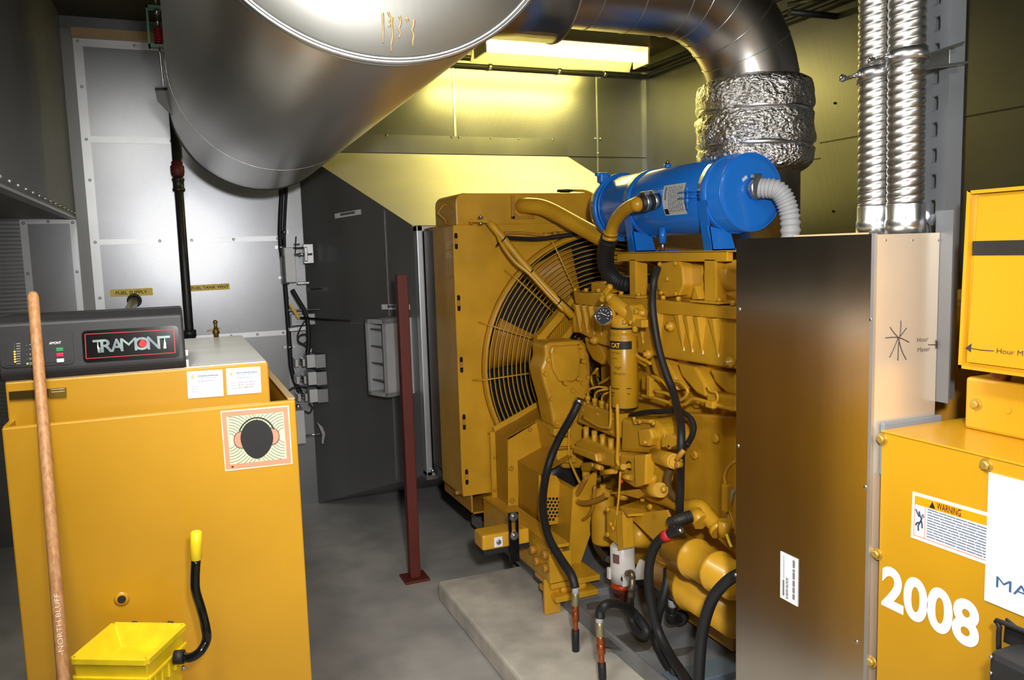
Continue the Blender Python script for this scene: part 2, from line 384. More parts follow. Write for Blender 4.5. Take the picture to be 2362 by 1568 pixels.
# damper actuators and junction boxes at the corner
def pbox(px0, py0, px1, py1, y0, y1, bev=.003):
    a = at(px0, py1, Y=y0); c = at(px1, py0, Y=y0); return B().box(a.x, y0, a.z, c.x, y1, c.z, bev)
p = at(670, 655, Y=4.93)
t = thing('damper_actuator', p, 'upper grey damper actuator with bracket and shaft beside the wall cables', 'actuator')
mk('housing', pbox(660, 570, 680, 652, 4.93, 5.03), ALU, t)
mk('cover', pbox(654, 590, 664, 656, 4.96, 5.06), IRON, t)
mk('bracket', pbox(701, 562, 722, 608, 4.94, 4.95).box(at(700, 585, Y=4.93).x, 4.9, at(700, 603, Y=4.93).z, at(708, 585, Y=4.93).x, 4.94, at(700, 570, Y=4.93).z, .004), ZINC, t)
mk('shaft', B().cyl(at(678, 587, Y=4.91), at(720, 586, Y=4.91), .006).cyl(at(690, 587, Y=4.91), at(694, 587, Y=4.91), .011), CHROME, t)
mk('crank_arm', pbox(686, 649, 714, 656, 4.90, 4.905).hexb(at(703, 652, Y=4.90), (0, -1, 0), .006, .004), ZINC, t)
mk('linkage_rods', B().tube([at(676, 572, Y=4.92), at(700, 571, Y=4.92)], .004).tube([at(678, 563, Y=4.92), at(692, 563, Y=4.92)], .003).tube([at(683, 545, Y=4.92), at(681, 590, Y=4.92)], .003), IRON, t)
p = at(675, 765, Y=4.95)
t = thing('damper_crank', p, 'grey damper bracket with brass slotted crank arm under the upper actuator', 'actuator')
mk('bracket', pbox(668, 712, 738, 718, 4.90, 5.0).prism([at(x, y, Y=4.93) for x, y in ((669, 757), (712, 752), (712, 760), (669, 764))], (0, .08, 0)), ZINC, t)
mk('back_plate', pbox(672, 722, 730, 752, 5.0, 5.01), GALV, t)
pq = [at(x, y, Y=4.90) for x, y in ((667, 703), (671, 700), (691, 728), (692, 735), (686, 735))]
mk('crank_arm', B().prism(pq, (0, .008, 0)), BRASS, t)
mk('push_rod', B().cyl(at(692, 733, Y=4.92), at(866, 745, Y=4.55), .007), IRON, t)
y0 = 4.88
for i, (c, lab) in enumerate(((817, 'top grey junction box of the three beside the duct corner'), (857, 'middle grey junction box of the three beside the duct corner'), (897, 'bottom grey junction box of the three beside the duct corner'))):
    dx = i * 3
    t = thing('junction_box', at(718 + dx, c + 34, Y=y0), lab, 'junction box', 'grey junction boxes at the duct corner')
    mk('box_body', pbox(709 + dx, c, 727 + dx, c + 32, y0, 5.0), ALU, t)
    mk('box_side', pbox(728 + dx, c - 1, 751 + dx, c + 33, y0 + .02, 5.0), GALV, t)
    mk('terminal', pbox(681 + dx, c + 11, 689 + dx, c + 30, y0 + .01, 5.0), ZINC, t)
    mk('terminal', pbox(698 + dx, c + 10, 704 + dx, c + 29, y0 + .01, 5.0), ZINC, t)
    mk('link', B().cyl(at(688 + dx, c + 20, Y=y0 + .03), at(699 + dx, c + 20, Y=y0 + .03), .003), ZINC, t)
t = thing('conduit_connector', at(717, 816, Y=4.93), 'zinc conduit connector standing on the top junction box', 'connector')
mk('body', B().hexb(at(717, 817, Y=4.93), Z_, .013, .03).cyl(at(717, 809, Y=4.93), at(718, 802, Y=4.93), .011), ZINC, t)
t = thing('damper_actuator', at(690, 1025, Y=4.8), 'lower grey damper actuator behind the yellow tank with a long thin shaft', 'actuator')
mk('housing', pbox(684, 946, 702, 1025, 4.8, 4.95), ALU, t)
mk('gland', B().cyl(at(688, 946, Y=4.85), at(688, 930, Y=4.85), .012), ZINC, t)
mk('shaft', B().cyl(at(704, 1005, Y=4.83), at(746, 999, Y=4.83), .006), CHROME, t)
mk('crank_arm', B().prism([at(x, y, Y=4.82) for x, y in ((732, 974), (744, 985), (750, 1000), (746, 1024), (742, 1022), (744, 1003), (738, 988))], (0, .02, 0)), ZINC, t)

# ---------------------------------------------------------------- discharge duct between radiator and wall louvre
A0, A1 = V((.753, WB - .012, 0)), V((1.17, 4.12, 0)); ZT0, ZT1, ZB1 = 2.17, 1.685, .36
tq = (A1 - A0).normalized(); nq = V((-tq.y, tq.x, 0)); nq = -nq if nq.x > 0 else nq; LQ = (A1 - A0).length
def onq(s, z, off=0): return A0 + tq * s + Z_ * z + nq * off
def pq_at(px, py, off=0):
    o = A0 + nq * off; v = M.transposed() @ V(((px - 1181) / F, (py - 784) / F, 1)); t_ = (o - V((0, 0, 0))).dot(nq) / v.dot(nq)
    q = V((0, 0, CAMH)) + v * t_; return (q - A0).dot(tq), q.z
DU = thing('discharge_duct', (1.6, 4.6, .36), 'dark sheet metal duct tapering from the far wall to the back of the radiator', 'duct')
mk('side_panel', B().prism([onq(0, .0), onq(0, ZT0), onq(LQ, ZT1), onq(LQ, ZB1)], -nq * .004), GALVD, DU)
RX = V((2.56, WB - .012, 0)); RX1 = V((2.75, 4.12, 0))
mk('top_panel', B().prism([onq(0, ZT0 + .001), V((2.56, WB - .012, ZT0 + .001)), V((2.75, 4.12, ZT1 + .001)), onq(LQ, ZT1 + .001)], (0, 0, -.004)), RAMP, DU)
mk('bottom_panel', B().prism([onq(0, .002), V((2.56, WB - .012, .002)), V((2.75, 4.12, ZB1)), onq(LQ, ZB1)], (0, 0, -.002)), GALVD, DU)
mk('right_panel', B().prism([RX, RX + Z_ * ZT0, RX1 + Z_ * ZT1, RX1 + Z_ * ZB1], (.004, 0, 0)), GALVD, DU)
s1, z1 = pq_at(889, 500); s2, z2 = pq_at(910, 1070)
b = B(); ss = (s1 + s2) / 2
zb = ZB1 * ss / LQ; zt = ZT0 + (ZT1 - ZT0) * ss / LQ
b.prism([onq(ss, zb + .02, .001), onq(ss + .006, zb + .02, .001), onq(ss + .006, zt - .01, .001), onq(ss, zt - .01, .001)], nq * .002)
mk('seam', b, GALVL, DU)
sa, za = pq_at(700, 737); sb, zb_ = pq_at(846, 745)
mk('seam', B().bar(onq(max(sa, .03), za, .002), onq(sb, za, .002), .003, .005), GALVL, DU)
mk('seam', B().bar(onq(0, ZT0, .002), onq(LQ, ZT1, .002), .004, .014), GALVD, DU)
mk('seam', B().bar((.85, 4.86, 2.062), (2.6, 4.86, 2.062), .006, .002), IRON, DU)
for i, (bl, br, tl) in enumerate((((773, 504), (833, 494), (772, 493)), ((707, 673), (754, 671), (707, 664)), ((881, 713.5), (946, 714), (881, 702)))):
    q = [pq_at(*k, .002) for k in (bl, br, tl)]
    p0, p1, p2 = [onq(*k, .002) for k in q]
    p, u, v, wd, ht = corner_basis(p0, p1, p2)
    if u.cross(v).dot(nq) < 0: print('label flip', i)
    o = tag(mk('tape_label', sheet(B(), p, u, v, wd, ht, 0, .001), WHITE if i != 1 else GALVL),
        ('small white printed label high on the dark duct side', 'faint printed label on the dark duct side near the corner', 'small white printed label just above the louvre damper')[i], 'label', 'tape labels on the duct')
    mk('print', rows(B(), p + u * wd * .22 + v * ht * .36, u, v, wd * .56, 2, -ht * .25, ht * .2, .0012, i, .05), BLACK, o)

# louvre damper standing on the duct side
se, ze = pq_at(946, 730, .0); DP = .17
so, zo = None, None
b0s, zt = pq_at(945, 732, 0)
zbm = pq_at(948, 905, 0)[1]
# far end seen at px 845 on its outer face
f0, _ = pq_at(845, 800, DP)
LV = thing('louvre_damper', onq((f0 + b0s) / 2, zbm), 'aluminium louvre damper with four open blades on the dark duct side', 'damper')
s0, s1 = min(f0, b0s), max(f0, b0s); zl, zh = zbm, zt
def qbox(b, sa, sb, za, zb, oa, ob, bev=0):
    return b.obox(onq((sa + sb) / 2, (za + zb) / 2, (oa + ob) / 2), (tq, nq, Z_), (abs(sb - sa) / 2, abs(ob - oa) / 2, abs(zb - za) / 2), bev)
fr = .022
b = B(); qbox(b, s0, s1, zh - fr, zh, 0, DP); qbox(b, s0, s1, zl, zl + fr, 0, DP); qbox(b, s0, s0 + fr, zl, zh, 0, DP)
mk('frame', b, ALU, LV)
b = B(); qbox(b, s0 + .03, s1 - .02, zl + .02, zh - .02, .004, .008); mk('back_plate', b, GALV, LV)
b = B(); qbox(b, s0 + (s1 - s0) * .42, s0 + (s1 - s0) * .62, zl + .02, zh - .02, .008, .02); mk('inner_jamb', b, ALU, LV)
b = B(); qbox(b, s1 - .006, s1, zl, zh, 0, DP, .002); qbox(b, s1 - .02, s1, zl, zh, DP - .006, DP); qbox(b, s1 - .02, s1 + .012, zl, zh, 0, .012)
mk('side_plate', b, ALU, LV, 'bright aluminium plate')
for i in range(4):
    z = zh - (zh - zl) * (.175 + .222 * i)
    b = B().obox(onq((s0 + s1) / 2, z, DP * .5), (tq, (nq * .97 + Z_ * .24).normalized(), (Z_ * .97 - nq * .24).normalized()), ((s1 - s0) / 2 - .024, DP * .46, .005), .003)
    mk('blade', b, GALVD, LV)
    mk('bolt', B().lathe([(.012, 0), (.012, .004)], onq(s1, z, DP * .45), tq, 12).hexb(onq(s1 + .003, z, DP * .45), tq, .007, .006), IRON, LV)

# ---------------------------------------------------------------- red post
XP = .945
t = thing('red_post', (XP + .025, 3.64, 0), 'dark red steel post standing on the floor in front of the duct', 'post')
zt = at(955, 632, Y=3.64).z
mk('upright', B().box(XP, 3.615, .012, XP + .05, 3.665, zt, .004), RED, t)
mk('base_plate', B().box(XP - .035, 3.58, 0, XP + .085, 3.70, .012, .003), RED, t)

# ---------------------------------------------------------------- muffler, hangers, exhaust pipe, light
MC, MR, MY0, MY1 = V((.418, 0, 2.28)), .3916, 1.56, 4.10
MAX = V((.0102, 1, -.0161)).normalized()
def mc(y): return V((.4054, 1.56, 2.3025)) + MAX * (y - 1.56)
MU = thing('muffler', (MC.x, 2.9, MC.z - MR), 'big polished steel exhaust muffler drum hanging under the ceiling', 'muffler')
c0 = mc(MY0)
mk('body', B().lathe([(MR - .004, .002), (MR, .01), (MR, MY1 - MY0 - .012), (MR - .004, MY1 - MY0 - .002)], c0, MAX, 96), MUFF, MU)
mk('end_cap', B().lathe([(0.0001, -.004), (MR * .6, -.006), (MR - .012, -.004), (MR - .008, .004)], c0, MAX, 96), CAPM, MU, 'flat satin end cap with rusty drips')
mk('far_cap', B().lathe([(MR - .008, 0), (MR * .6, .004), (.0001, .004)], mc(MY1 - .004), MAX, 64), CAPM, MU)
b = B().ring(c0, MAX, MR - .001, .0055, 120, 8).ring(c0 + MAX * .016, MAX, MR + .0005, .003, 120, 6); mk('rim', b, ZINC, MU)
mk('rim', B().lathe([(MR, 0), (MR + .004, .001), (MR + .004, .024), (MR, .026)], mc(MY1 - .028), MAX, 120, True), IRON, MU, 'dark rim')
mk('seam', B().ring(mc(3.3), MAX, MR, .0006, 120, 6), MUFF, MU)
b = B(); r = random.Random(5)
for px, y0_, y1_ in ((882, 30, 100), (898, 28, 62), (905, 40, 120), (922, 36, 88), (940, 42, 50), (952, 46, 108)):
    pts = [at(px + r.uniform(-3, 3), y0_ + (y1_ - y0_) * k / 5, Y=MY0 - .0078 - .0161 * .2) for k in range(6)]
    b.tube(pts, lambda q: .0026 * (1 - .5 * q), 8, 3)
mk('rust_drip', b, mat('rust_stain', (164, 130, 74), .55, .4, .3, 90, col2=(128, 112, 84)), MU, 'rusty brown drips')
lug = at(378, 236, Y=3.9); MC = mc(3.86); lx = MC.x - math.sqrt(max(.0, MR ** 2 - (lug.z - MC.z) ** 2))
mk('hanger_lug', B().prism([(lx + .01, 3.86, lug.z + .05), (lx - .05, 3.86, lug.z + .045), (lx - .045, 3.86, lug.z), (lx + .01, 3.86, lug.z - .06)], (0, .01, 0)).prism([(lx + .004, 3.83, lug.z + .05), (lx - .05, 3.83, lug.z + .045), (lx - .05, 3.9, lug.z + .045), (lx + .004, 3.9, lug.z + .05)], (0, 0, .006)), IRON, MU)
hy = 3.86; h0, h1 = at(352, 110, Y=hy), at(347, 14, Y=hy); hx = at(364, 60, Y=hy).x
t = thing('spring_hanger', (hx, hy, h0.z), 'green spring hanger with a red coil at the left side of the muffler', 'hanger')
mk('housing', B().box(hx - .042, hy - .02, h0.z, hx + .022, hy + .02, h0.z + .012).box(hx - .042, hy - .02, h1.z - .012, hx + .022, hy + .02, h1.z).box(hx - .042, hy - .02, h0.z, hx - .034, hy + .02, h1.z), mat('green_enamel', (46, 120, 84), .45), t)
zs0, zs1 = h0.z + .012, h0.z + (h1.z - h0.z) * .48
mk('spring', B().tube([V((hx + .0, hy, zs0 + .005)) + V((.016 * math.cos(a * .6), .016 * math.sin(a * .6), (zs1 - zs0) * a / 84)) for a in range(78)], .0038, 6, 1).cyl((hx, hy, zs0), (hx, hy, zs1), .011), mat('red_spring', (150, 30, 36), .45), t, 'red coil spring')
mk('rod', B().cyl((hx, hy, h1.z - .05), (hx, hy, 2.87), .006).hexb((hx, hy, h1.z - .03), Z_, .011, .016).cyl((hx, hy, zs1), (hx, hy, zs1 + .05), .006), ZINC, t)
mk('lower_rod', B().tube([(hx, hy, h0.z), (hx + .003, hy, h0.z - .1), (hx + .005, hy, lug.z + .05)], .004), ZINC, t)

EX, EY, EZ, ER, EB = 1.97, 2.41, 2.414, .158, .36
t = thing('exhaust_pipe', (EX, EY, 1.45), 'polished exhaust pipe elbowing from the muffler down to the engine', 'pipe')
pts = [V((.62, EY, EZ)), V((1.1, EY, EZ)), V((EX - EB, EY, EZ))] + [V((EX - EB + EB * math.sin(a), EY, EZ - EB + EB * math.cos(a))) for a in [math.radians(q) for q in range(6, 91, 6)]] + [V((EX, EY, 1.43))]
mk('duct', B().tube(pts, ER, 48, 1), PIPE, t)
b = B()
for a in (0, 14, 30, 46, 62, 78, 90):
    q = math.radians(a); c = V((EX - EB + EB * math.sin(q), EY, EZ - EB + EB * math.cos(q))); b.ring(c, V((math.cos(q), .06, -math.sin(q))), ER, .0022, 60, 6)
for xx in (1.30, 1.45): b.ring((xx, EY, EZ), X_, ER, .0018, 60, 6)
mk('gore_seam', b, ZINC, t)
mk('collar', B().lathe([(ER, 0), (ER + .05, .0), (ER + .05, .44), (ER, .44)], (.75, EY, EZ), X_, 64, True).ring((1.19, EY, EZ), X_, ER + .05, .004, 64, 6), PIPE, t)
# foil jacket round the riser
z0, z1 = at(1740, 410, X=EX).z, at(1740, 200, X=EX).z + .02
FOIL = perforated('foil_jacket', (240, 239, 236), (160, 158, 154), .011, .20, 1, ((0, 1), 2), .8, .1)
nd = FOIL.node_tree.nodes; tb = nd.new('ShaderNodeTexNoise'); tb.inputs['Scale'].default_value = 26; tb.inputs['Detail'].default_value = 5
bp = nd.new('ShaderNodeBump'); bp.inputs['Strength'].default_value = .8; bp.inputs['Distance'].default_value = .02
FOIL.node_tree.links.new(tb.outputs[0], bp.inputs['Height']); FOIL.node_tree.links.new(bp.outputs[0], nd['Principled BSDF'].inputs['Normal'])
t = thing('foil_jacket', (EX, EY, z0), 'crinkled silver foil insulation jacket wrapped round the vertical exhaust pipe', 'insulation')
b = B(); n = 72; hs = 26; r = random.Random(11); vs = []; H_ = z1 - z0
from mathutils import noise
for k in range(hs + 1):
    q = k / hs; rad = .195 + .012 * math.sin(q * 3.1)
    rad -= .014 * math.exp(-((q - .30) / .025) ** 2) + .014 * math.exp(-((q - .66) / .025) ** 2)
    if q < .14: rad -= .07 * ((.14 - q) / .14) ** 2
    if q > .93: rad -= .03 * ((q - .93) / .07) ** 2
    for i in range(n):
        a = 2 * math.pi * i / n; nz = noise.noise(V((math.cos(a) * 2.6, math.sin(a) * 2.6, q * 5))) * .012 + noise.noise(V((math.cos(a) * 8, math.sin(a) * 8, q * 16))) * .006
        vs.append(V((EX + (rad + nz) * math.cos(a), EY + (rad + nz) * math.sin(a), z0 + H_ * q)))
b._add(vs, [(k * n + i, k * n + (i + 1) % n, (k + 1) * n + (i + 1) % n, (k + 1) * n + i) for k in range(hs) for i in range(n)], True)
b._add(vs[:n], [tuple(range(n))]); b._add(vs[-n:], [tuple(range(n))])
mk('wrap', b, FOIL, t)
for q in (.30, .66):
    mk('strap', B().lathe([(.196, 0), (.198, .001), (.198, .017), (.196, .018)], (EX, EY, z0 + H_ * q - .009), V((.05, 0, 1)), 64, True), ZINC, t, 'flat steel strap')
# pipe hangers and dark steelwork under the ceiling at right
t = thing('pipe_rack', (2.9, 3.3, 2.7), 'dark steel pipe rack under the ceiling right of the exhaust elbow', 'rack')
mk('rail', B().cyl(at(1820, 28, Y=3.3), at(1975, 42, Y=3.3), .016), IRON, t)
mk('rail', B().cyl(at(1820, 10, Y=3.5), at(1900, -6, Y=3.2), .012), IRON, t)
mk('drop_rod', B().cyl(at(1955, 42, Y=3.3), at(1955, -40, Y=3.3), .012), RED, t)
ly = 4.55
l0, l1 = at(1107, 127, Y=ly), at(1483, 153, Y=ly); lz = (l0.z + l1.z) / 2
t = thing('fluorescent_light', (l0.x, ly, lz), 'yellowish glowing fluorescent strip light under the ceiling by the far wall', 'light')
WW = mat('lamp_enamel', (226, 214, 150), .4)
mk('reflector', B().prism([(l0.x, ly - .10, lz + .10), (l0.x, ly - .02, lz + .125), (l0.x, ly + .08, lz + .125), (l0.x, ly + .17, lz + .0), (l0.x, ly + .165, lz - .004), (l0.x, ly + .08, lz + .115), (l0.x, ly - .02, lz + .115), (l0.x, ly - .10, lz + .092)], (l1.x - l0.x, 0, 0)), WW, t)
mk('housing', B().box(l0.x + .05, ly - .01, lz + .125, l1.x + .05, ly + .09, lz + .19), WW, t)
TUBE = mat('lamp_glow', (255, 244, 190), .4, emit=9)
mk('lamp_tube', B().cyl((l0.x + .01, ly - .04, lz + .045), (l1.x - .01, ly - .04, lz + .045), .03, n=16), TUBE, t, 'glowing tube')
mk('lamp_tube', B().cyl((l0.x + .01, ly + .07, lz + .06), (l1.x - .01, ly + .07, lz + .06), .02, n=16), TUBE, t, 'glowing tube')
for xx in (l0.x, l1.x - .012): mk('lamp_holder', B().box(xx, ly - .08, lz, xx + .012, ly + .1, lz + .115), WW, t)
mk('hanger_chain', B().cyl((l0.x + .2, ly + .04, lz + .19), (l0.x + .2, ly + .04, 2.87), .005).cyl((l1.x - .2, ly + .04, lz + .19), (l1.x - .2, ly + .04, 2.87), .005), ZINC, t)
LT = lamp('fluorescent_glow', 'AREA', ((l0.x + l1.x) / 2, ly, lz - .012), 24, (1, .82, .17), l1.x - l0.x, .14, target=((l0.x + l1.x) / 2, ly, 0))
LU = lamp('fluorescent_spill', 'AREA', ((l0.x + l1.x) / 2, ly + .12, lz + .10), 7, (1, .82, .17), l1.x - l0.x, .05, target=((l0.x + l1.x) / 2, ly + 1, lz + .2))
b = B()
z = 2.735
pts = [(1.0, WB - .03, z), (3.1, WB - .03, z), (3.17, WB - .1, z), (WR - .03, 4.2, z), (WR - .03, 2.0, z)]
run('ceiling_conduit', pts, .014, RUB, 'lower black conduit run along the top of the far wall', 'conduit', [((x, WB - .03, z), X_, .012) for x in (2.0, 2.5, 2.85)], 'black conduit runs')
run('ceiling_conduit', [V(p) + V((0, 0, .05)) for p in pts], .014, RUB, 'upper black conduit run just under the ceiling of the far wall', 'conduit', [], 'black conduit runs')
# ---------------------------------------------------------------- day tank
TX0, TX1, TY, TZ = -.378, .268, 2.10, 1.185
TK = thing('day_tank', (-.05, 2.5, 0), 'yellow fuel day tank with a black control box, behind the mop handle', 'tank')
b = B().box(TX0, TY, .0, TX1, TY + .02, TZ, .004)
mk('front_panel', b, YEL, TK)
b = B().box(TX1 - .012, TY + .02, .0, TX1, 3.0, TZ).box(TX0, TY + .02, .0, TX0 + .012, 3.0, TZ).box(TX0, 2.988, 0, TX1, 3.0, TZ).box(TX0, TY + .02, .0, TX1, 3.0, .02)
mk('basin', b, YEL, TK)
mk('basin_rim', B().box(TX1 - .016, TY + .02, TZ, TX1 + .002, 3.0, TZ + .003), TAN, TK)
BX0, BX1, BY, BZ = -.390, .217, 2.2, 1.277
byb = at(566, 772, Z=BZ).y
mk('tank_body', B().box(BX0 + .01, BY, .10, BX1, byb, BZ - .002, .004), YEL, TK)
mk('lid', B().box(BX0 + .01, BY + .012, BZ - .003, BX1 - .004, byb - .005, BZ), LIDM, TK, 'bare metal lid')
gy = BY + .015; p = at(430, 850, Y=BY); cx1 = .018; cz0, cz1 = BZ + .0, 1.428
prof = [(BY + .002, cz0), (BY - .006, cz0 + .02), (BY + .004, cz1 - .016), (BY + .04, cz1), (BY + .24, cz1 - .005), (BY + .24, cz0)]
CB = mk('control_box', B().prism([(BX0, y, z) for y, z in prof], (cx1 - BX0, 0, 0), .006), BLK, TK)
def fr_(px, py, off=0):
    """point on the front of the control box"""
    q = at(px, py, Y=BY); k = (q.z - (cz0 + .02)) / (cz1 - .036 - cz0); return at(px, py, Y=BY - .006 + .01 * k - off)
def frontpoly(b, pix, off, th=.002): return b.prism([fr_(x, y, off) for x, y in pix], (0, -th, 0))
def rrect(c, rad=.06, n=4):
    """rounded corners for a pixel quad: tl, tr, br, bl"""
    out = []
    for i in range(4):
        p, a, d = V(c[i] + (0,)), V(c[i - 1] + (0,)), V(c[(i + 1) % 4] + (0,)); L = min((a - p).length, (d - p).length) * rad
        pa, pd = p + (a - p).normalized() * L, p + (d - p).normalized() * L
        for k in range(n + 1):
            t_ = k / n; q = pa * (1 - t_) ** 2 + p * 2 * t_ * (1 - t_) + pd * t_ * t_; out.append((q.x, q.y))
    return out
LP = mk('logo_panel', frontpoly(frontpoly(B(), rrect([(188, 763), (411, 750), (414, 823), (193, 836)], .16), .0, .004), rrect([(193, 767), (405, 754), (408, 819), (198, 831)], .1), .004, .0015), GLOSS, CB)
b = B()
def pline(b, pix, wd, off):
    for i in range(len(pix) - 1): b.bar(fr_(*pix[i], off), fr_(*pix[i + 1], off), wd, .0006, (0, 1, 0))
    return b
pl = [(196, 771), (401, 760), (404, 813), (199, 827), (196, 771)]
mk('red_border', pline(b, pl, .0017, .0062), mat('red_print', (196, 40, 44), .5), CB)
q0, q1, q2 = fr_(217, 814, .0065), fr_(388, 803, .0065), fr_(211, 784, .0065)
HOLO = mat('logo_foil', (160, 182, 172), .3, .6, .25, 40, col2=(128, 140, 152))
ul = (fr_(388, 803, .0065) - fr_(217, 814, .0065)).normalized()
for j_, (ch, xa, xb) in enumerate((('T', 212, 238), ('R', 233, 262), ('A', 256, 286), ('M', 279, 317), ('O', 311, 346), ('N', 341, 370), ('T', 363, 390))):
    k = (xa - 217) / 171; pa = fr_(xa + (4 if ch == 'T' else 0), 814 - 11 * k, .0065 + .00025 * j_)
    text(ch, 'lettering', HOLO, CB, pa, ul, Z_, (fr_(211, 784) - fr_(217, 814)).z, (fr_(xb, 800) - fr_(xa, 800)).length, .0 if ch in 'M' else .02)
dc = fr_(329, 792, .0085); b = B(); pts = []
for k in range(24):
    a = 2 * math.pi * k / 24; rr_ = .0092; x, z = rr_ * math.sin(a), -rr_ * math.cos(a)
    if math.cos(a) < 0: x *= (1 + math.cos(a)) ** .7 * .95 if k != 12 else 0; z *= 1.45
    pts.append(dc + V((x, 0, z)))
mk('red_drop', B().prism(pts, (0, -.0005, 0)), mat('red_drop', (222, 34, 30), .45), CB)
IP = mk('indicator_panel', frontpoly(frontpoly(B(), rrect([(0, 771), (168, 763), (171, 838), (4, 848)], .16), .0, .004), rrect([(8, 775), (162, 767), (165, 832), (11, 843)], .1), .004, .0015), BLK, CB)
LG, LO, DK = mat('led_green', (150, 255, 40), .4, emit=2), mat('led_orange', (255, 150, 30), .4, emit=2.2), mat('led_off', (70, 70, 66), .4)
for i in range(9):
    y = 793.5 + i * 5.8
    m = LG if i == 3 else LO if 4 <= i <= 7 else DK
    if i != 8: mk('led', B().cyl(fr_(32.5 + i * .35, y, .005), fr_(32.5 + i * .35, y, .0075), .0021 if m != DK else .0014, n=10), m, CB)
for i in range(5):
    y = 797 + i * 10.4; mk('led', B().cyl(fr_(61 + i * .6, y, .005), fr_(61 + i * .6, y, .0075), .002 if i == 4 else .0014, n=10), LG if i == 4 else DK, CB)
WP = mat('grey_print', (170, 170, 170), .6)
b = B()
for i in range(9): rows(b, fr_(38, 793.5 + i * 5.8, .0055), X_, Z_, .008, 1, .004, .002, 0, i)
for i in range(5): rows(b, fr_(68, 796 + i * 10.4, .0055), X_, Z_, .017, 2 if i > 1 else 1, .0033, .002, 0, i)
mk('panel_print', b, WP, CB)
q0 = fr_(113, 794.5, .006); text('AMONT', 'lettering', WHITE, CB, q0, X_, Z_, .0062, .026, .03, shear=.2)
for (px, py, c, nm) in ((138, 806, (34, 150, 84), 'green'), (138.5, 818, (206, 40, 66), 'red'), (139.5, 831, (226, 226, 228), 'white')):
    a = fr_(px, py, .005); mk('button', B().box(a.x - .0078, a.y - .003, a.z - .0045, a.x + .0078, a.y, a.z + .0045, .0012), mat(nm + '_button', c, .4), CB, nm + ' push button')
mk('panel_clip', B().box(cx1, BY + .01, cz0 + .03, cx1 + .006, BY + .03, cz0 + .045).box(cx1, BY + .01, cz0 + .0, cx1 + .006, BY + .03, cz0 + .02), ZINC, CB)
def facepoly(b, pix, Yp, off, th=.0008): return b.prism([at(x, y, Y=Yp - off) for x, y in pix], (0, -th, 0))
NP = mk('name_plate', facepoly(B(), [(20, 903), (153, 893), (154, 915), (22, 923)], BY, .001, .003), BRASS, TK)
mk('name_plate_band', facepoly(B(), [(21, 904), (112, 897.5), (112, 916), (22, 922)], BY, .0042, .0006), mat('brass_dark', (92, 74, 34), .35, .9), TK)
mk('name_plate_print', rows(B(), at(118, 899, Y=BY - .0045), X_, Z_, .028, 2, .006, .001, 0, 3), WHITE, TK)
def paper(c, hand, sd):
    bl, br, tl = [at(*q, Y=BY - .0012) for q in c]; p, u, v, wd, ht = corner_basis(bl, br, tl)
    o = mk('certificate', sheet(B(), p, u, v, wd, ht, 0, .0005), WHITE, TK)
    b = rows(B(), p + u * wd * .30 + v * ht * .79, u, v, wd * .6, 1, .01, ht * .035, .0009, sd, .05)
    rows(b, p + u * wd * .33 + v * ht * .73, u, v, wd * .52, 1, .01, ht * .014, .0009, sd + 1)
    rows(b, p + u * wd * .3 + v * ht * .61, u, v, wd * .44, 1, .01, ht * .018, .0009, sd + 2)
    for k in range(3): rows(b, p + u * wd * .12 + v * ht * (.43 - .1 * k), u, v, wd * .18, 1, .01, ht * .016, .0009, sd + 3)
    mk('certificate_print', b, mat('blue_print', (96, 118, 160), .6), TK)
    b = B()
    for k in range(3): sheet(b, p + u * wd * .34 + v * ht * (.41 - .1 * k), u, v, wd * .52, ht * .05, .0007, .0002)
    mk('certificate_line', b, mat('pale_print', (214, 206, 212), .6), TK)
    c_ = p + u * wd * .15 + v * ht * .79
    mk('certificate_seal', B().ring(c_ - Y_ * .001, Y_, wd * .058, wd * .008, 20, 6), mat('pale_blue', (176, 186, 196), .6), TK)
    mk('certificate_seal', B().cyl(c_ - Y_ * .0012, c_ - Y_ * .0006, wd * .04, n=10), mat('seal_gold', (206, 178, 90), .6), TK)
    if hand:
        for k, (s_, w_) in enumerate((('Dec 21 2012', .5), ('Brian  Graham', .48), ('CS 285-09', .42))):
            text(s_, 'handwriting', mat('pen_ink', (44, 44, 52), .6), TK, p + u * wd * .34 + v * ht * (.43 - .1 * k) - Y_ * .0008, u, v, ht * .06, wd * w_, -.004, shear=.3)
paper(((434, 919), (516, 913), (430, 857)), False, 3)
paper(((524, 911), (603, 905), (519, 850)), True, 9)
# hearing protection decal on the front panel
def dp(x, y, off): return at(500 + x * .1148, 920 + y * .1148, Y=TY - off)
def dpoly(b, pts, off): return b.prism([dp(x, y, off) for x, y in pts], (0, -.0004, 0))
DC = mk('ear_protection_decal', dpoly(B(), [(72, 245), (1445, 128), (1525, 1300), (170, 1452)], .0006), mat('decal_white', (240, 226, 200), .5), TK)
mk('border', dpoly(B(), [(95, 268), (1422, 155), (1497, 1285), (190, 1420)], .0012), mat('salmon', (255, 142, 112), .5), DC)
FQ = [(192, 362), (1335, 262), (1408, 1192), (272, 1318)]
mk('field', dpoly(B(), FQ, .0018), mat('pale_green', (212, 222, 176), .5), DC)
def inq(x, y):
    for i in range(4):
        a, c = FQ[i], FQ[(i + 1) % 4]
        if (c[0] - a[0]) * (y - a[1]) - (c[1] - a[1]) * (x - a[0]) < 0: return False
    return True
hc = (805, 800)
def inhead(x, y): return ((x - hc[0]) / 330) ** 2 + ((y - hc[1]) / (395 if y > 800 else 385)) ** 2 < 1
b = B()
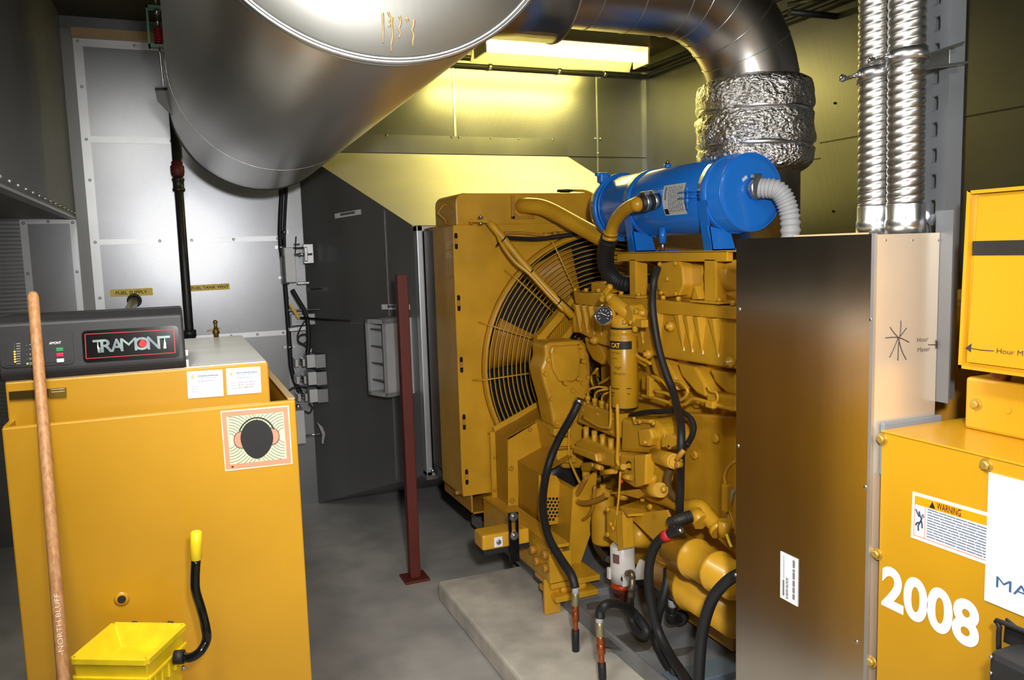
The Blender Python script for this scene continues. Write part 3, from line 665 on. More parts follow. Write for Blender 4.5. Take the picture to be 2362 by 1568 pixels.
for sx_, cx_, cyy in ((-1, 240, 845), (1, 1370, 722)):
    for k in range(14):
        rad = 150 + k * 56; prev = None
        for i in range(91):
            a = -math.pi / 2 + math.pi * i / 90; x, y = cx_ - sx_ * rad * math.cos(a) * 1.0, cyy + rad * math.sin(a) * 1.0
            ok = inq(x, y) and not inhead(x, y) and ((x - hc[0] - (y - 800) * .08) * sx_ > -5)
            if ok and prev: b.bar(dp(*prev, .0024), dp(x, y, .0024), .0011, .0003, (0, 1, 0))
            prev = (x, y) if ok else None
mk('sound_wave', b, BLACK, DC)
b = B(); c2 = [(cx_ + 150 * math.cos(2 * math.pi * k / 28), cyy + 165 * math.sin(2 * math.pi * k / 28)) for cx_, cyy in ((1,1),) for k in range(28)]
for (cx_, cyy) in ((490, 822), (1110, 750)):
    mk('ear_cup', dpoly(B(), [(cx_ + 152 * math.cos(2 * math.pi * k / 28), cyy + 172 * math.sin(2 * math.pi * k / 28)) for k in range(28)], .0028), BLACK, DC)
    mk('ear_cup', dpoly(B(), [(cx_ + 138 * math.cos(2 * math.pi * k / 28), cyy + 158 * math.sin(2 * math.pi * k / 28)) for k in range(28)], .0034), MATS['salmon'], DC)
mk('head', dpoly(B(), [(805 + 330 * math.sin(a) * (1 - .16 * max(0, -math.cos(a)) ** 1.5), 790 - 385 * math.cos(a) * (1.06 if math.cos(a) < 0 else .97)) for a in [2 * math.pi * k / 48 for k in range(48)]], .0042), BLACK, DC)
b = B(); pr_ = None
for i in range(33):
    a = math.radians(-66 + 132 * i / 32); q = (800 + 380 * math.sin(a), 800 - 425 * math.cos(a) - (a * 18))
    if pr_: b.bar(dp(*pr_, .0046), dp(*q, .0046), .0032, .0003, (0, 1, 0))
    pr_ = q
mk('head_band', b, BLACK, DC)
b = B(); dpoly(b, [(290, 1352), (340, 1345), (342, 1368), (300, 1380)], .0024); mk('decal_mark', b, BLACK, DC)
pc = at(281, 1381, Y=TY - .001)
mk('plug_ring', B().lathe([(.0175, 0), (.0175, .002), (.011, .004)], pc + Y_ * .001, (0, -1, 0), 24), YEL, TK)
mk('plug', B().cyl(pc - Y_ * .0036, pc - Y_ * .0046, .0095, n=18), BLACK, TK, 'black plug')
for px in (309, 392):
    q = at(px, 1441, Y=TY); mk('bolt', B().hexb(q, (0, -1, 0), .011, .008), IRON, TK)
q = at(499, 777, Z=BZ)
mk('vent_valve', B().cyl(q, q + Z_ * .03, .009, n=12).hexb(q + Z_ * .012, Z_, .012, .012).cyl(q + Z_ * .03, q + Z_ * .05, .006, n=10).bar(q + V((-.03, 0, .022)), q + V((.014, 0, .03)), .006, .006).ball(q + Z_ * .052, .008), mat('old_brass', (96, 76, 40), .45, .8), TK, 'brass valve')

# ---------------------------------------------------------------- mop handle and wringer
h0, h1 = at(147, 1568, Y=1.80), at(100, 980, Y=2.078)
dz = (h1 - h0) / (h1.z - h0.z)
hb = h1 + dz * (.03 - h1.z); zt = h1 + dz * 1.0
for k in range(100):
    q = h1 + dz * (k * .005)
    v = M @ (q - V((0, 0, CAMH)))
    if 784 + F * v.y / v.z < 679: break
t = thing('mop', (hb.x, hb.y, 0), 'worn wooden mop handle leaning on the yellow tank at left', 'mop')
rh = .0125
mk('handle', B().lathe([(.004, 0), (.0125, .0), (.0125, (q - hb).length - .012), (.009, (q - hb).length - .002), (.003, (q - hb).length)], hb, dz, 20), WOOD, t)
b = B(); rr = random.Random(2)
for i in range(70):
    a = rr.uniform(0, 6.28); L = rr.uniform(.10, .16); e = hb + V((L * math.cos(a), L * math.sin(a) * .4, -.022))
    b.tube([hb + Z_ * .03, hb + V((L * .5 * math.cos(a), L * .25 * math.sin(a), .02)), e], .005, 5, 3)
mk('mop_head', b, mat('cotton', (200, 196, 184), .9), t, stuff=True)
dn = dz.normalized(); m0, m1 = at(141, 1530, Y=1.8), at(133, 1378, Y=1.88)
def onh(py, Yg):
    lo, hi = 0., 1.
    for _ in range(40):
        k = (lo + hi) / 2; qq = hb + dz * k * 1.4; v = M @ (qq - V((0, 0, CAMH)))
        if 784 + F * v.y / v.z > py: lo = k
        else: hi = k
    return hb + dz * lo * 1.4
ta, tb = onh(1512, 0), onh(1372, 0)
rt = dn.cross((V((0, 0, CAMH)) - ta)).normalized(); rt = rt if rt.x < 0 else -rt
nn = dn.cross(rt).normalized(); nn = nn if nn.y < 0 else -nn
text('-NORTH BLUFF', 'handwriting', mat('faded_white', (208, 190, 168), .7), t, ta + nn * (rh + .0002) - rt * .004, tb - ta, rt, .0095, (tb - ta).length, .0)

WZ = .70
c_fl, c_fr, c_br, c_bl = [at(x, y, Z=WZ) for x, y in ((167, 1518), (338, 1521), (424, 1441), (262, 1438))]
WR_ = thing('mop_wringer', ((c_fl + c_br) / 2).xy.to_3d(), 'bright yellow mop wringer bucket with a black lever in front of the tank', 'mop bucket')
ctr = (c_fl + c_br) / 2; ctr.z = WZ
def sc(p, k, z): return V((ctr.x + (p.x - ctr.x) * k, ctr.y + (p.y - ctr.y) * k, z))
b = B(); n = 4; cor = [c_fl, c_fr, c_br, c_bl]
def shell(b, ko, ki, zt_, zb):
    o0 = [sc(p, ko[0], zt_) for p in cor]; o1 = [sc(p, ko[1], zb) for p in cor]; i0 = [sc(p, ki[0], zt_) for p in cor]; i1 = [sc(p, ki[1], zb + .01) for p in cor]
    vs = o0 + o1 + i0 + i1; fs = []
    for i in range(4):
        j = (i + 1) % 4; fs += [(i, j, 4 + j, 4 + i), (8 + i, 12 + i, 12 + j, 8 + j), (i, 8 + i, 8 + j, j)]
    fs += [(4, 5, 6, 7), (12, 13, 14, 15)]
    return b._add(vs, fs)
shell(b, (1, .97), (.92, .62), WZ, WZ - .05)
shell(b, (.95, .86), (.9, .6), WZ - .02, WZ - .20)
for i in range(5):
    for (a, c) in ((c_fl, c_fr), (c_fr, c_br)):
        k = (i + .7) / 5.4; e = sc(a.lerp(c, k), .96, 0); d_ = (c - a).normalized(); nrm = V((d_.y, -d_.x, 0))
        b.obox((e.x, e.y, WZ - .064), (d_, nrm, Z_), (.004, .008, .02), .002)
for i in range(4):
    a, c = sc(cor[i], 1.0, 0), sc(cor[(i + 1) % 4], 1.0, 0); b.bar((a.x, a.y, WZ - .005), (c.x, c.y, WZ - .005), .012, .014); b.bar((a.x, a.y, WZ - .045), (c.x, c.y, WZ - .045), .010, .008)
mk('basket', b, YBR, WR_, bevel=.003)
b = B(); b0 = sc(c_fl, 1, 0); shell(b, (.93, .78), (.88, .7), WZ - .19, .07); mk('bucket', b, YBR, WR_)
for p in cor:
    e = sc(p, .72, 0); mk('caster', B().cyl(e + V((-.012, 0, .034)), e + V((.012, 0, .034)), .034).box(e.x - .018, e.y - .008, .04, e.x + .018, e.y + .008, .075), RUB, WR_)
e0 = at(418, 1514, Y=1.90) ; yl = e0.y
LVp = [at(x, y, Y=yy) for x, y, yy in ((420, 1515, yl), (440, 1516, yl - .01), (462, 1502, yl - .01), (476, 1476, yl), (475, 1450, yl), (464, 1405, yl + .01), (452, 1365, yl + .01), (450, 1335, yl + .01), (452, 1292, yl + .01))]
mk('lever', B().tube(LVp, .0105, 14), GLOSS, WR_, 'black bent steel lever')
mk('grip', B().cyl(LVp[-1], at(453, 1225, Y=yl + .01), .0125, n=18, bev=.003), YBR, WR_, 'yellow lever grip')
mk('pivot', B().cyl(LVp[0] + V((-.016, .006, 0)), LVp[0] + V((.004, 0, 0)), .0155), BLACK, WR_)
mk('bolt', B().hexb(at(422, 1540, Y=yl), (.8, -.6, 0), .006, .006), ZINC, WR_)

# ---------------------------------------------------------------- stainless cabinet
SX, SY0, SY1, SZ = 1.20, 1.131, 1.53, 1.559
t = thing('steel_cabinet', (1.29, 1.33, .0), 'tall brushed stainless steel cable cabinet with a white sticker low on its side', 'cabinet')
mk('front_sheet', B().box(SX, SY0, .09, SX + .004, SY1, SZ), STEEL, t)
mk('side_sheet', B().box(SX + .002, SY0, .09, 1.366, SY0 + .004, SZ - .001), STEEL2, t)
mk('corner_trim', B().box(SX - .0015, SY0 - .0015, .09, SX + .005, SY0 + .006, SZ + .001), GALVL, t)
mk('back_sheet', B().box(1.362, SY0 + .004, .09, 1.366, SY1, SZ - .002).box(SX + .004, SY1 - .004, .09, 1.362, SY1, SZ - .002), STEEL, t)
mk('top_sheet', B().box(SX + .004, SY0 + .004, SZ - .006, 1.362, SY1, SZ - .001), STEEL, t)
mk('top_flange', B().box(SX + .06, SY0 + .1, SZ, SX + .09, SY1 - .12, SZ + .004), TAN, t)
for py, xx in ((713, 1), (1028, 1), (1325, 1), (737, 0), (1123, 0), (1480, 0)):
    px = {713: 1706, 1028: 1703, 1325: 1696, 737: 2009, 1123: 1996, 1480: 1976}[py]
    q = at(px, py, X=SX); mk('screw', B().ball(q, .0042, (.6, 1, 1), 6), ZINC, t)
for px in (2043, 2105, 2164):
    q = at(px, 554, Y=SY0); mk('screw', B().ball(q, .0025, (1, .5, 1), 6), ZINC, t)
bl, br, tl = at(1800, 1377, X=SX - .0008), at(1840, 1399, X=SX - .0008), at(1805, 1273, X=SX - .0008)
p, u, v, wd, ht = corner_basis(bl, br, tl)
mk('sticker', sheet(B(), p, u, v, wd, ht, 0, .0006), WHITE, t, 'white printed sticker')
b = rows(B(), p + u * wd * .72 + v * ht * .94, -v, u, ht * .84, 1, .01, wd * .13, .001, 2, .08); rows(b, p + u * wd * .42 + v * ht * .5, -v, u, ht * .45, 2, .004, wd * .05, .001, 3); rows(b, p + u * wd * .15 + v * ht * .42, -v, u, ht * .34, 1, .01, wd * .10, .001, 4, .04); rows(b, p + u * wd * .2 + v * ht * .95, -v, u, ht * .5, 1, .01, wd * .03, .001, 5, .04)
mk('sticker_print', b, mat('faint_print', (120, 120, 122), .6), t)
# marker scribbles on the narrow side
INK = mat('marker_ink', (58, 46, 38), .5)
def ink(pix, Yp, wd=.0014, b=None):
    b = b or B(); pts = [at(x, y, Y=Yp) for x, y in pix]
    return b.tube(pts, wd, 5, 4)
yk = SY0 - .0008; b = B()
for l in ([(2078, 739), (2077, 765), (2073, 790), (2071, 831)], [(2053, 754), (2062, 767), (2073, 779)], [(2091, 756), (2083, 767), (2072, 781)], [(2042, 779), (2072, 778), (2097, 789)], [(2072, 779), (2061, 805), (2052, 824)], [(2072, 779), (2080, 808), (2090, 829)]): ink(l, yk, .0009, b)
mk('marker_star', b, INK, t); b = ink([(2141, 795), (2164, 795)], yk, .0010)
b.prism([at(x, y, Y=yk) for x, y in ((2158, 783), (2167, 795), (2158, 805))], (0, -.0006, 0))
mk('marker_arrow', b, INK, t)
q0, q1 = at(2115, 789, Y=yk), at(2141, 789, Y=yk); text('Hour', 'handwriting', INK, t, q0, X_, Z_, .0085, (q1 - q0).length, -.005, shear=.1)
q0, q1 = at(2116, 812, Y=yk), at(2145, 812, Y=yk); text('Meter', 'handwriting', INK, t, q0, X_, Z_, .0085, (q1 - q0).length, -.005, shear=.1)

# ---------------------------------------------------------------- flexible conduits, strut
CXF = 1.335; cyl_pos = (1.257, 1.184)
FLEX = mat('flex_steel', (168, 166, 162), .34, 1, .1, 30)
def flexible(y, label):
    t = thing('flexible_conduit', (CXF, y, SZ), label, 'conduit', 'corrugated steel conduits')
    prof = []; z = .055; R0 = .0345
    while z < 1.16:
        for k in range(6):
            a = k / 6; prof.append((R0 - .0024 * (1 - math.sin(math.pi * a)) ** 2, z + .0165 * a))
        z += .0165
    p0 = V((CXF, y, SZ)); ax = V((-.004, .012, 1))
    b = B().lathe(prof, p0, ax, 32)
    for v_ in b.b.verts:       # the windings run as a shallow screw
        a = math.atan2(-.75 * (v_.co.y - y) + .66 * (v_.co.x - CXF), -.75 * (v_.co.x - CXF) - .66 * (v_.co.y - y)); v_.co.z += .0165 * a / (2 * math.pi) + .004 * math.cos(a - 2.2)
    mk('corrugated_tube', b, FLEX, t)
    mk('ferrule', B().lathe([(.0375, 0), (.0375, .026), (.036, .028), (.036, .055), (.034, .06)], p0, Z_, 32), ZINC, t)
    return t
flexible(cyl_pos[0], 'left one of the two corrugated steel conduits rising from the cabinet top')
flexible(cyl_pos[1], 'right one of the two corrugated steel conduits, next to the slotted strut')
sxp = 1.42; sy0 = at(2130, 300, X=sxp).y; sy1 = at(2183, 300, X=sxp).y
t = thing('strut_channel', (sxp + .02, (sy0 + sy1) / 2, 1.1), 'tall slotted grey strut channel beside the corrugated conduits', 'strut')
zb = at(2175, 925, X=sxp).z
holes = []
b = B(); yc_ = (sy0 + sy1) / 2; hw, hh = .0065, .0145; pit = .0508
z = 1.52; ybs = [sy1, yc_ - hw, yc_ + hw, sy0]
b.box(sxp, ybs[0], zb, sxp + .003, ybs[1], 2.87).box(sxp, ybs[2], zb, sxp + .003, ybs[3], 2.87)
zz = zb + .02
prevz = zb
while zz < 2.8:
    b.box(sxp, ybs[1], prevz, sxp + .003, ybs[2], zz)
    for sg, zc in ((1, zz), (-1, zz + 2 * hh)):
        for k in range(4):
            a0, a1 = math.pi / 2 * k / 4, math.pi / 2 * (k + 1) / 4
            for sd in (-1, 1):
                y_a, y_b = yc_ + sd * hw * math.cos(a0), yc_ + sd * hw * math.cos(a1)
                z_a, z_b = zc + sg * hw * (1 - math.sin(a0)), zc + sg * hw * (1 - math.sin(a1))
                b.prism([(sxp, yc_ + sd * hw, zc), (sxp, y_a, z_a), (sxp, y_b, z_b), (sxp, y_b, zc)], (.003, 0, 0))
    prevz = zz + 2 * hh; zz += pit
b.box(sxp, ybs[1], prevz, sxp + .003, ybs[2], 2.87)
mk('slotted_web', b, GREYS, t)
mk('flange', B().box(sxp, sy1 - .003, zb, sxp + .041, sy1, 2.87).box(sxp, sy0, zb, sxp + .041, sy0 + .003, 2.87), GREYS, t)
zc = at(2000, 180, X=CXF).z
t = thing('conduit_clamp', (CXF, 1.22, zc - .02), 'zinc strut clamps holding the two corrugated conduits at mid height', 'clamp')
for i, y in enumerate(cyl_pos):
    zz = zc + .018 * i
    mk('clamp_band', B().lathe([(.0355, -.012), (.039, -.012), (.039, .012), (.0355, .012)], (CXF - .001, y + .002, zz), (0, .1, 1), 32, True), ZINC, t)
    mk('clamp_ear', B().bar((CXF - .036, y + .012 - .0, zz), (CXF - .062, y + .02, zz - .004), .02, .005).cyl((CXF - .05, y + .0, zz), (CXF - .05, y + .045, zz - .004), .004, n=8).hexb((CXF - .05, y + .04, zz), (0, 1, 0), .008, .008), CHROME, t)
def arm(p, q, wd, th): return B().bar(at(*p, Y=1.15), at(*q, Y=1.15), wd, th)
mk('strut_arm', arm((2120, 131), (2214, 100), .022, .004), ZINC, t); mk('strut_arm', arm((2112, 160), (2222, 146), .022, .004), ZINC, t)
mk('arm_web', B().prism([at(*q, Y=1.165) for q in ((2135, 128), (2222, 101), (2225, 120), (2206, 128), (2208, 140), (2222, 150), (2125, 160))], (0, .003, 0)), ZINC, t)
t = thing('cable_stud', at(2130, 497, X=sxp - .008), 'small white-collared stud on the strut just above the cabinet top', 'fitting')
q = at(2135, 498, X=sxp - .001)
mk('collar', B().cyl(q, q + V((-.012, 0, 0)), .011, n=18), WHITE, t); mk('stud', B().hexb(q + V((-.012, 0, 0)), (-1, 0, 0), .006, .01), ZINC, t)
mk('loop', B().tube([q + V((-.004, 0, -.01)), q + V((-.004, -.012, -.02)), q + V((-.004, -.012, -.05)), q + V((-.004, .006, -.05))], .001, 6), BLACK, t)
gx = 1.372
t = thing('cover_strip', (gx, SY0 - .002, 1.25), 'plain dark grey metal edge strip hanging along the right edge of the steel cabinet', 'strip')
bq = [at(x, y, X=gx) for x, y in ((2164, 925), (2184, 922), (2205, 530), (2168, 530))]
mk('web', B().box(1.367, SY0 - .028, bq[0].z, 1.371, SY0 + .01, 1.60), IRON if 0 else mat('grey_cover', (104, 106, 110), .5, .4), t)

# ---------------------------------------------------------------- generator terminal box, right
GX, GY, GZ = 1.212, 1.118, 1.192
t = GB = thing('generator', (1.6, .75, 0), 'yellow generator terminal box with big white number 2008 and a warning label', 'generator')
mk('side_panel', B().box(GX, .2, .0, GX + .012, GY, GZ - .004, .002), YEL, t)
mk('housing', B().box(GX + .012, .2, .0, 2.1, GY - .002, GZ - .002), YEL, t)
mk('lid', B().box(GX - .002, .2, GZ - .004, 2.1, GY - .0, GZ, .0015), YEL, t)
mk('gasket', B().box(GX + .006, GY, GZ - .09, GX + .16, GY + .010, GZ + .012, .003), mat('grey_gasket', (112, 118, 126), .6), t, 'grey edge seal')
for px, py in ((2036, 1012), (2276, 1072), (2024, 1277), (2012, 1526), (2326, 950)):
    q = at(px, py, X=GX)
    if py == 950: continue
    mk('bolt', B().lathe([(.0115, 0), (.0115, .002)], q, (-1, 0, 0), 20).hexb(q - X_ * .002, (-1, 0, 0), .0078, .007), ZINC if 0 else mat('yellow_zinc', (206, 172, 84), .35, .7), t)
def onside(px, py, off): return at(px, py, X=GX - off)
def spoly(b, pix, off, th=.0005): return b.prism([onside(x, y, off) for x, y in pix], (-th, 0, 0))
bl, br, tl = onside(2032, 1397, .0006), onside(2259, 1497, .0006), onside(2038, 1303, .0006)
# digits: the row slopes only through perspective
d0 = onside(2033, 1395, .0006); d1 = onside(2258, 1485, .0006)
hD = onside(2042, 1303, 0).z - onside(2033, 1396, 0).z
text('2008', 'number', WHITE, t, V((GX - .0006, d0.y, d0.z)), V((0, -1, 0)), Z_, hD, d0.y - d1.y, .036)
wl = [(2105.5, 1133), (2362, 1206), (2362, 1333), (2101, 1238.5)]
WB_ = mk('warning_label', spoly(B(), wl, .0006), WHITE, t, 'white and orange warning label')
def wq(fx, fy, off):
    tl_, tr_, br_, bl_ = [onside(*q, off) for q in wl]; a = tl_.lerp(tr_, fx); c = bl_.lerp(br_, fx); return a.lerp(c, fy)
def wpoly(b, f, off): return b.prism([wq(x, y, off) for x, y in f], (-.0003, 0, 0))
mk('orange_band', wpoly(B(), [(.025, .07), (.985, .07), (.985, .255), (.025, .255)], .0012), mat('orange_print', (255, 148, 0), .5), WB_)
b = B()
for f in ([(.025, .07), (.033, .07), (.033, .93), (.025, .93)], [(.13, .255), (.138, .255), (.138, .93), (.13, .93)], [(.025, .915), (.985, .915), (.985, .935), (.025, .935)]): wpoly(b, f, .0012)
mk('red_rule', b, mat('pale_red', (240, 140, 120), .5), WB_)
p0, p1 = wq(.245, .225, .0016), wq(.47, .225, .0016)
text('WARNING', 'lettering', BLACK, WB_, p0, V((0, -1, 0)), Z_, .0125, (p1 - p0).length, .01)
b = wpoly(B(), [(.17, .235), (.20, .10), (.23, .235)], .0016); mk('hazard_triangle', b, BLACK, WB_)
b = B()
for i in range(11):
    y = .30 + i * .057; rows(b, wq(.155, y, .0012), V((0, -1, 0)), Z_, .125, 1, .01, .0024, 0, i, .03)
mk('fine_print', b, mat('blue_grey_print', (104, 116, 134), .6), WB_)
b = B(); figure = [[(.105, .50), (.085, .62), (.07, .70), (.075, .80)], [(.085, .62), (.06, .64), (.045, .70)], [(.10, .53), (.08, .44), (.075, .38)], [(.10, .56), (.108, .66), (.11, .72)], [(.075, .50), (.06, .44), (.04, .36)]]
for l in figure: b.tube([wq(x, y, .0012) for x, y in l], .0016, 5, 3)
b.cyl(wq(.118, .45, .0011), wq(.118, .45, .0017), .0034, n=12); mk('shock_figure', b, mat('navy_print', (36, 52, 90), .5), WB_)
sg = [(2283, 1089), (2362, 1106), (2362, 1421), (2271.5, 1383)]
a0, a1 = onside(2283, 1089, .001), onside(2271.5, 1383, .001)
SGN = mk('white_sign', B().box(GX - .003, .55, (a1.z + 0), GX - .001, (a0.y + a1.y) / 2, a0.z), WHITE, t, 'white plastic sign with dark blue letters')
p0 = onside(2297, 1353, .004); p1 = onside(2337, 1367, .004)
text('MAY', 'lettering', mat('sign_blue', (62, 96, 138), .5), SGN, V((GX - .0034, p0.y, p0.z)), V((0, -1, 0)), Z_, onside(2297, 1325, 0).z - p0.z, (p0.y - p1.y) * 2.75, 0)
# black charger box with a wire handle
cxx = GX - .10
t = thing('battery_charger', (cxx + .04, .80, .3), 'black box with a wire handle at the lower right corner below the white sign', 'battery charger')
c0 = at(2277, 1500, X=cxx); ct = at(2285, 1500, X=cxx); 
mk('box_body', B().box(cxx, .5, .3, GX - .001, c0.y, ct.z, .012), BLK, t)
h0 = at(2306, 1432, X=cxx + .05); zt = h0.z
mk('wire_handle', B().tube([(cxx + .05, h0.y, ct.z - .02), (cxx + .05, h0.y, zt - .01), (cxx + .05, h0.y - .01, zt), (cxx + .05, h0.y - .2, zt)], .004, 8, 4), BLACK, t)
mk('handle_plate', B().prism([(cxx + .06, h0.y, ct.z - .01), (cxx + .06, h0.y - .002, ct.z + .03), (cxx + .06, h0.y - .10, ct.z - .005), (cxx + .06, h0.y - .10, ct.z - .01)], (.004, 0, 0)), BLACK, t)
for py in (1515, 1552): mk('rivet', B().ball(at(2286, py, X=cxx), .003, n=5), ZINC, t)
# control panel above
PX = 1.30
pt, pb = at(2234, 440, X=PX), at(2213, 848, X=PX)
t = thing('control_panel', (1.5, .75, pb.z), 'yellow control cabinet with black tape and a handwritten Hour Meter arrow, upper right', 'cabinet')
py_ = (pt.y + pb.y) / 2
b = B().prism([(PX + .008, pt.y - .004, pt.z), (PX + .008, pb.y - .004, pb.z), (PX + .008, .3, pb.z), (PX + .008, .3, pt.z)], (.45, 0, 0)); mk('cabinet_body', b, YEL, t)
mk('side_cover', B().prism([(PX + .006, pt.y - .018, pt.z - .012), (PX + .006, pb.y - .012, pb.z + .012), (PX + .006, .32, pb.z + .012), (PX + .006, .32, pt.z - .012)], (-.004, 0, 0)), YEL, t)
mk('edge_flange', B().prism([(PX - .004, pt.y, pt.z), (PX - .004, pb.y, pb.z), (PX - .004, pb.y - .007, pb.z), (PX - .004, pt.y - .007, pt.z)], (.03, 0, 0)).prism([(PX - .004, pt.y, pt.z), (PX - .004, pt.y - .01, pt.z - .006), (PX - .004, .3, pt.z - .006), (PX - .004, .3, pt.z)], (.03, 0, 0)).prism([(PX - .004, pb.y, pb.z), (PX - .004, pb.y, pb.z + .006), (PX - .004, .3, pb.z + .006), (PX - .004, .3, pb.z)], (.03, 0, 0)), YEL, t)
t1, t2 = at(2243, 556, X=PX), at(2240, 589, X=PX)
mk('black_tape', B().box(PX + .0008, .4, t2.z, PX + .002, t1.y, t1.z), mat('tape', (44, 42, 40), .35, .1), t, 'strip of black tape')
b = B()
def inkx(pix, wd): b.tube([at(x, y, X=PX + .0014) for x, y in pix], wd, 5, 4)
inkx([(2234, 802), (2262, 807), (2292, 809)], .0008)
b.prism([at(x, y, X=PX + .0012) for x, y in ((2228, 802), (2241, 792), (2239, 812))], (-.0006, 0, 0))
mk('marker_arrow', b, mat('marker_black', (52, 44, 54), .5), t)
q0 = at(2299, 814, X=PX + .0012); q1 = at(2344, 816, X=PX + .0012)
text('Hour Meter', 'handwriting', mat('marker_black', (40, 40, 50), .5), t, q0, V((0, -1, 0)), Z_, .0085, (q1 - q0).length * 2.1, -.006, shear=.05)
lx_ = 1.352
l0, l1 = at(2227, 868, X=lx_), at(2226, 955, X=lx_)
t = thing('mount_ledge', (lx_ + .1, .8, GZ), 'low yellow ledge box between the terminal box lid and the control cabinet', 'mount')
mk('ledge_box', B().box(lx_, .3, GZ, 1.75, l0.y, l0.z, .006), YEL, t)
for px, py in ((2252, 932), (2326, 946)):
    q = at(px, py, X=lx_); mk('bolt', B().lathe([(.011, 0), (.011, .002)], q, (-1, 0, 0), 18).hexb(q - X_ * .002, (-1, 0, 0), .0075, .007) if px < 2300 else B().cyl(q, q - X_ * .002, .006, n=14), MATS['yellow_zinc'] if px < 2300 else YEL, t)
q = at(2308, 863, X=PX + .07)
t = thing('rubber_mount', (q.x, q.y, l0.z), 'rusty round rubber mount under the control cabinet', 'mount')
mk('puck', B().lathe([(.014, 0), (.017, .003), (.017, max(.006, pb.z - l0.z - .003)), (.014, max(.008, pb.z - l0.z))], (q.x, q.y, l0.z), Z_, 20), mat('rusty', (150, 92, 40), .6, .2, .4, 60), t)
t = GB
gx2 = 1.62
zt = at(2200, 695, X=gx2).z
mk('stator_housing', B().box(gx2, .9, .3, 2.3, 1.6, zt, .01), YELD, t)
mk('rib', B().box(gx2 - .012, .9, zt - .12, gx2, 1.6, zt - .10), YELD, t)
mk('cable_boot', B().tube([(gx2 - .06, 1.16, GZ + .005), (gx2 - .04, 1.17, GZ + .03), (gx2 + .0, 1.18, GZ + .05)], .02), RUB, t)
# ---------------------------------------------------------------- radiator and fan
RL, RR, RY, RB, RT = 1.20, 2.73, 3.55, .395, 1.668
FC = V((1.963, RY, .985)); FR = .63
RD = thing('radiator', (1.965, 3.75, .30), 'large yellow radiator with fan shroud at the far end of the engine', 'radiator')
n = 64
outer = []; hole = []
for i in range(n):
    a = 2 * math.pi * i / n; cx_, cz_ = math.cos(a), math.sin(a)
    hole.append(FC + V((FR * cx_, 0, FR * cz_)))
    k = min((RR - FC.x) / abs(cx_) if abs(cx_) > 1e-6 else 9, ((RT - FC.z) if cz_ > 0 else (FC.z - RB)) / abs(cz_) if abs(cz_) > 1e-6 else 9)
    outer.append(FC + V((k * cx_, 0, k * cz_)))
for p in ((RL, RB), (RL, RT), (RR, RB), (RR, RT)):
    j = min(range(n), key=lambda i: (outer[i].x - p[0]) ** 2 + (outer[i].z - p[1]) ** 2); outer[j] = V((p[0], RY, p[1]))
mk('shroud_plate', B().plate(outer, hole, (0, .005, 0)), YEL2, RD)
mk('shroud_ring', B().lathe([(FR, -.02), (FR + .012, -.018), (FR + .02, .0), (FR, .0), (FR - .004, .12), (FR - .004, -.02)], FC, Y_, 72, True), YEL2, RD)
mk('side_plate', B().box(RL, RY + .005, RB, RL + .005, 3.865, RT).box(RR - .005, RY + .005, RB, RR, 3.865, RT).box(RL, RY + .005, RT - .005, RR, 3.8, RT).box(RL, RY + .005, RB, RR, 3.865, RB + .02), YEL2, RD)
mk('core', B().box(RL + .03, 3.72, RB + .03, RR - .03, 3.98, RT - .03), mat('core_dark', (26, 26, 26), .7), RD, 'dark radiator core')
mk('core_cheek', B().box(RL + .004, 3.866, RB + .05, RL + .02, 4.03, RT - .012), mat('brown_steel', (86, 70, 56), .5, .4, .2, 6), RD)
mk('core_flange', B().box(RL + .02, 3.87, RT - .02, RR, 4.0, RT + .006), YELD, RD)
# top tank
tx0, tz1 = 1.228, 1.818
prof = []
for i in range(7):
    a = math.pi / 2 * i / 6; prof.append((tx0 + .045 - .045 * math.cos(a), tz1 - .045 + .045 * math.sin(a)))
pr_ = [(tx0, RT)] + prof + [(RR - .07, tz1), (RR - .028, tz1 - .045), (RR - .028, RT)]
mk('top_tank', B().prism([(x, 3.585, z) for x, z in pr_], (0, .32, 0), .006), YEL2, RD)
lf = at(1006, 488, X=tx0 - .03)
mk('lift_eye', B().tube([(tx0 + .02, 3.72, RT + .11), (tx0 - .02, 3.72, RT + .10), (tx0 - .045, 3.72, RT + .065), (tx0 - .01, 3.72, RT + .035), (tx0 - .005, 3.72, RT + .01)], .007, 6, 1), YELD, RD)
q = at(1310, 437, Z=tz1); q.y = 3.68; q.x = 1.83
mk('filler_cap', B().lathe([(.024, 0), (.024, .008), (.042, .01), (.042, .018), (.02, .022)], (1.83, 3.66, tz1), Z_, 20).bar((1.79, 3.66, tz1 + .018), (1.87, 3.66, tz1 + .018), .014, .006), IRON, RD, 'dark filler cap')
mk('overflow_pipe', B().tube([(1.87, 3.64, tz1 + .015), (1.92, 3.58, tz1), (2.0, 3.535, 1.74), (2.06, 3.53, 1.69)], .007, 8), YEL2, RD)
mk('tank_plug', B().cyl((2.01, 3.64, tz1), (2.01, 3.64, tz1 + .012), .009, n=10), YELD, RD)
b = B(); p0, p1, p2, p3 = [at(x, y, Y=3.58) for x, y in ((1180, 451), (1184, 505), (1233, 505), (1190, 500))]
b.box(p0.x - .004, 3.572, p1.z, p0.x + .012, 3.585, p0.z, .002).box(p0.x - .004, 3.572, p1.z, p2.x, 3.585, p1.z + .014, .002)
for x in (1190, 1230): b.hexb(at(x, 496, Y=3.583), (0, -1, 0), .008, .008)
mk('outlet_flange', b, YELD, RD)
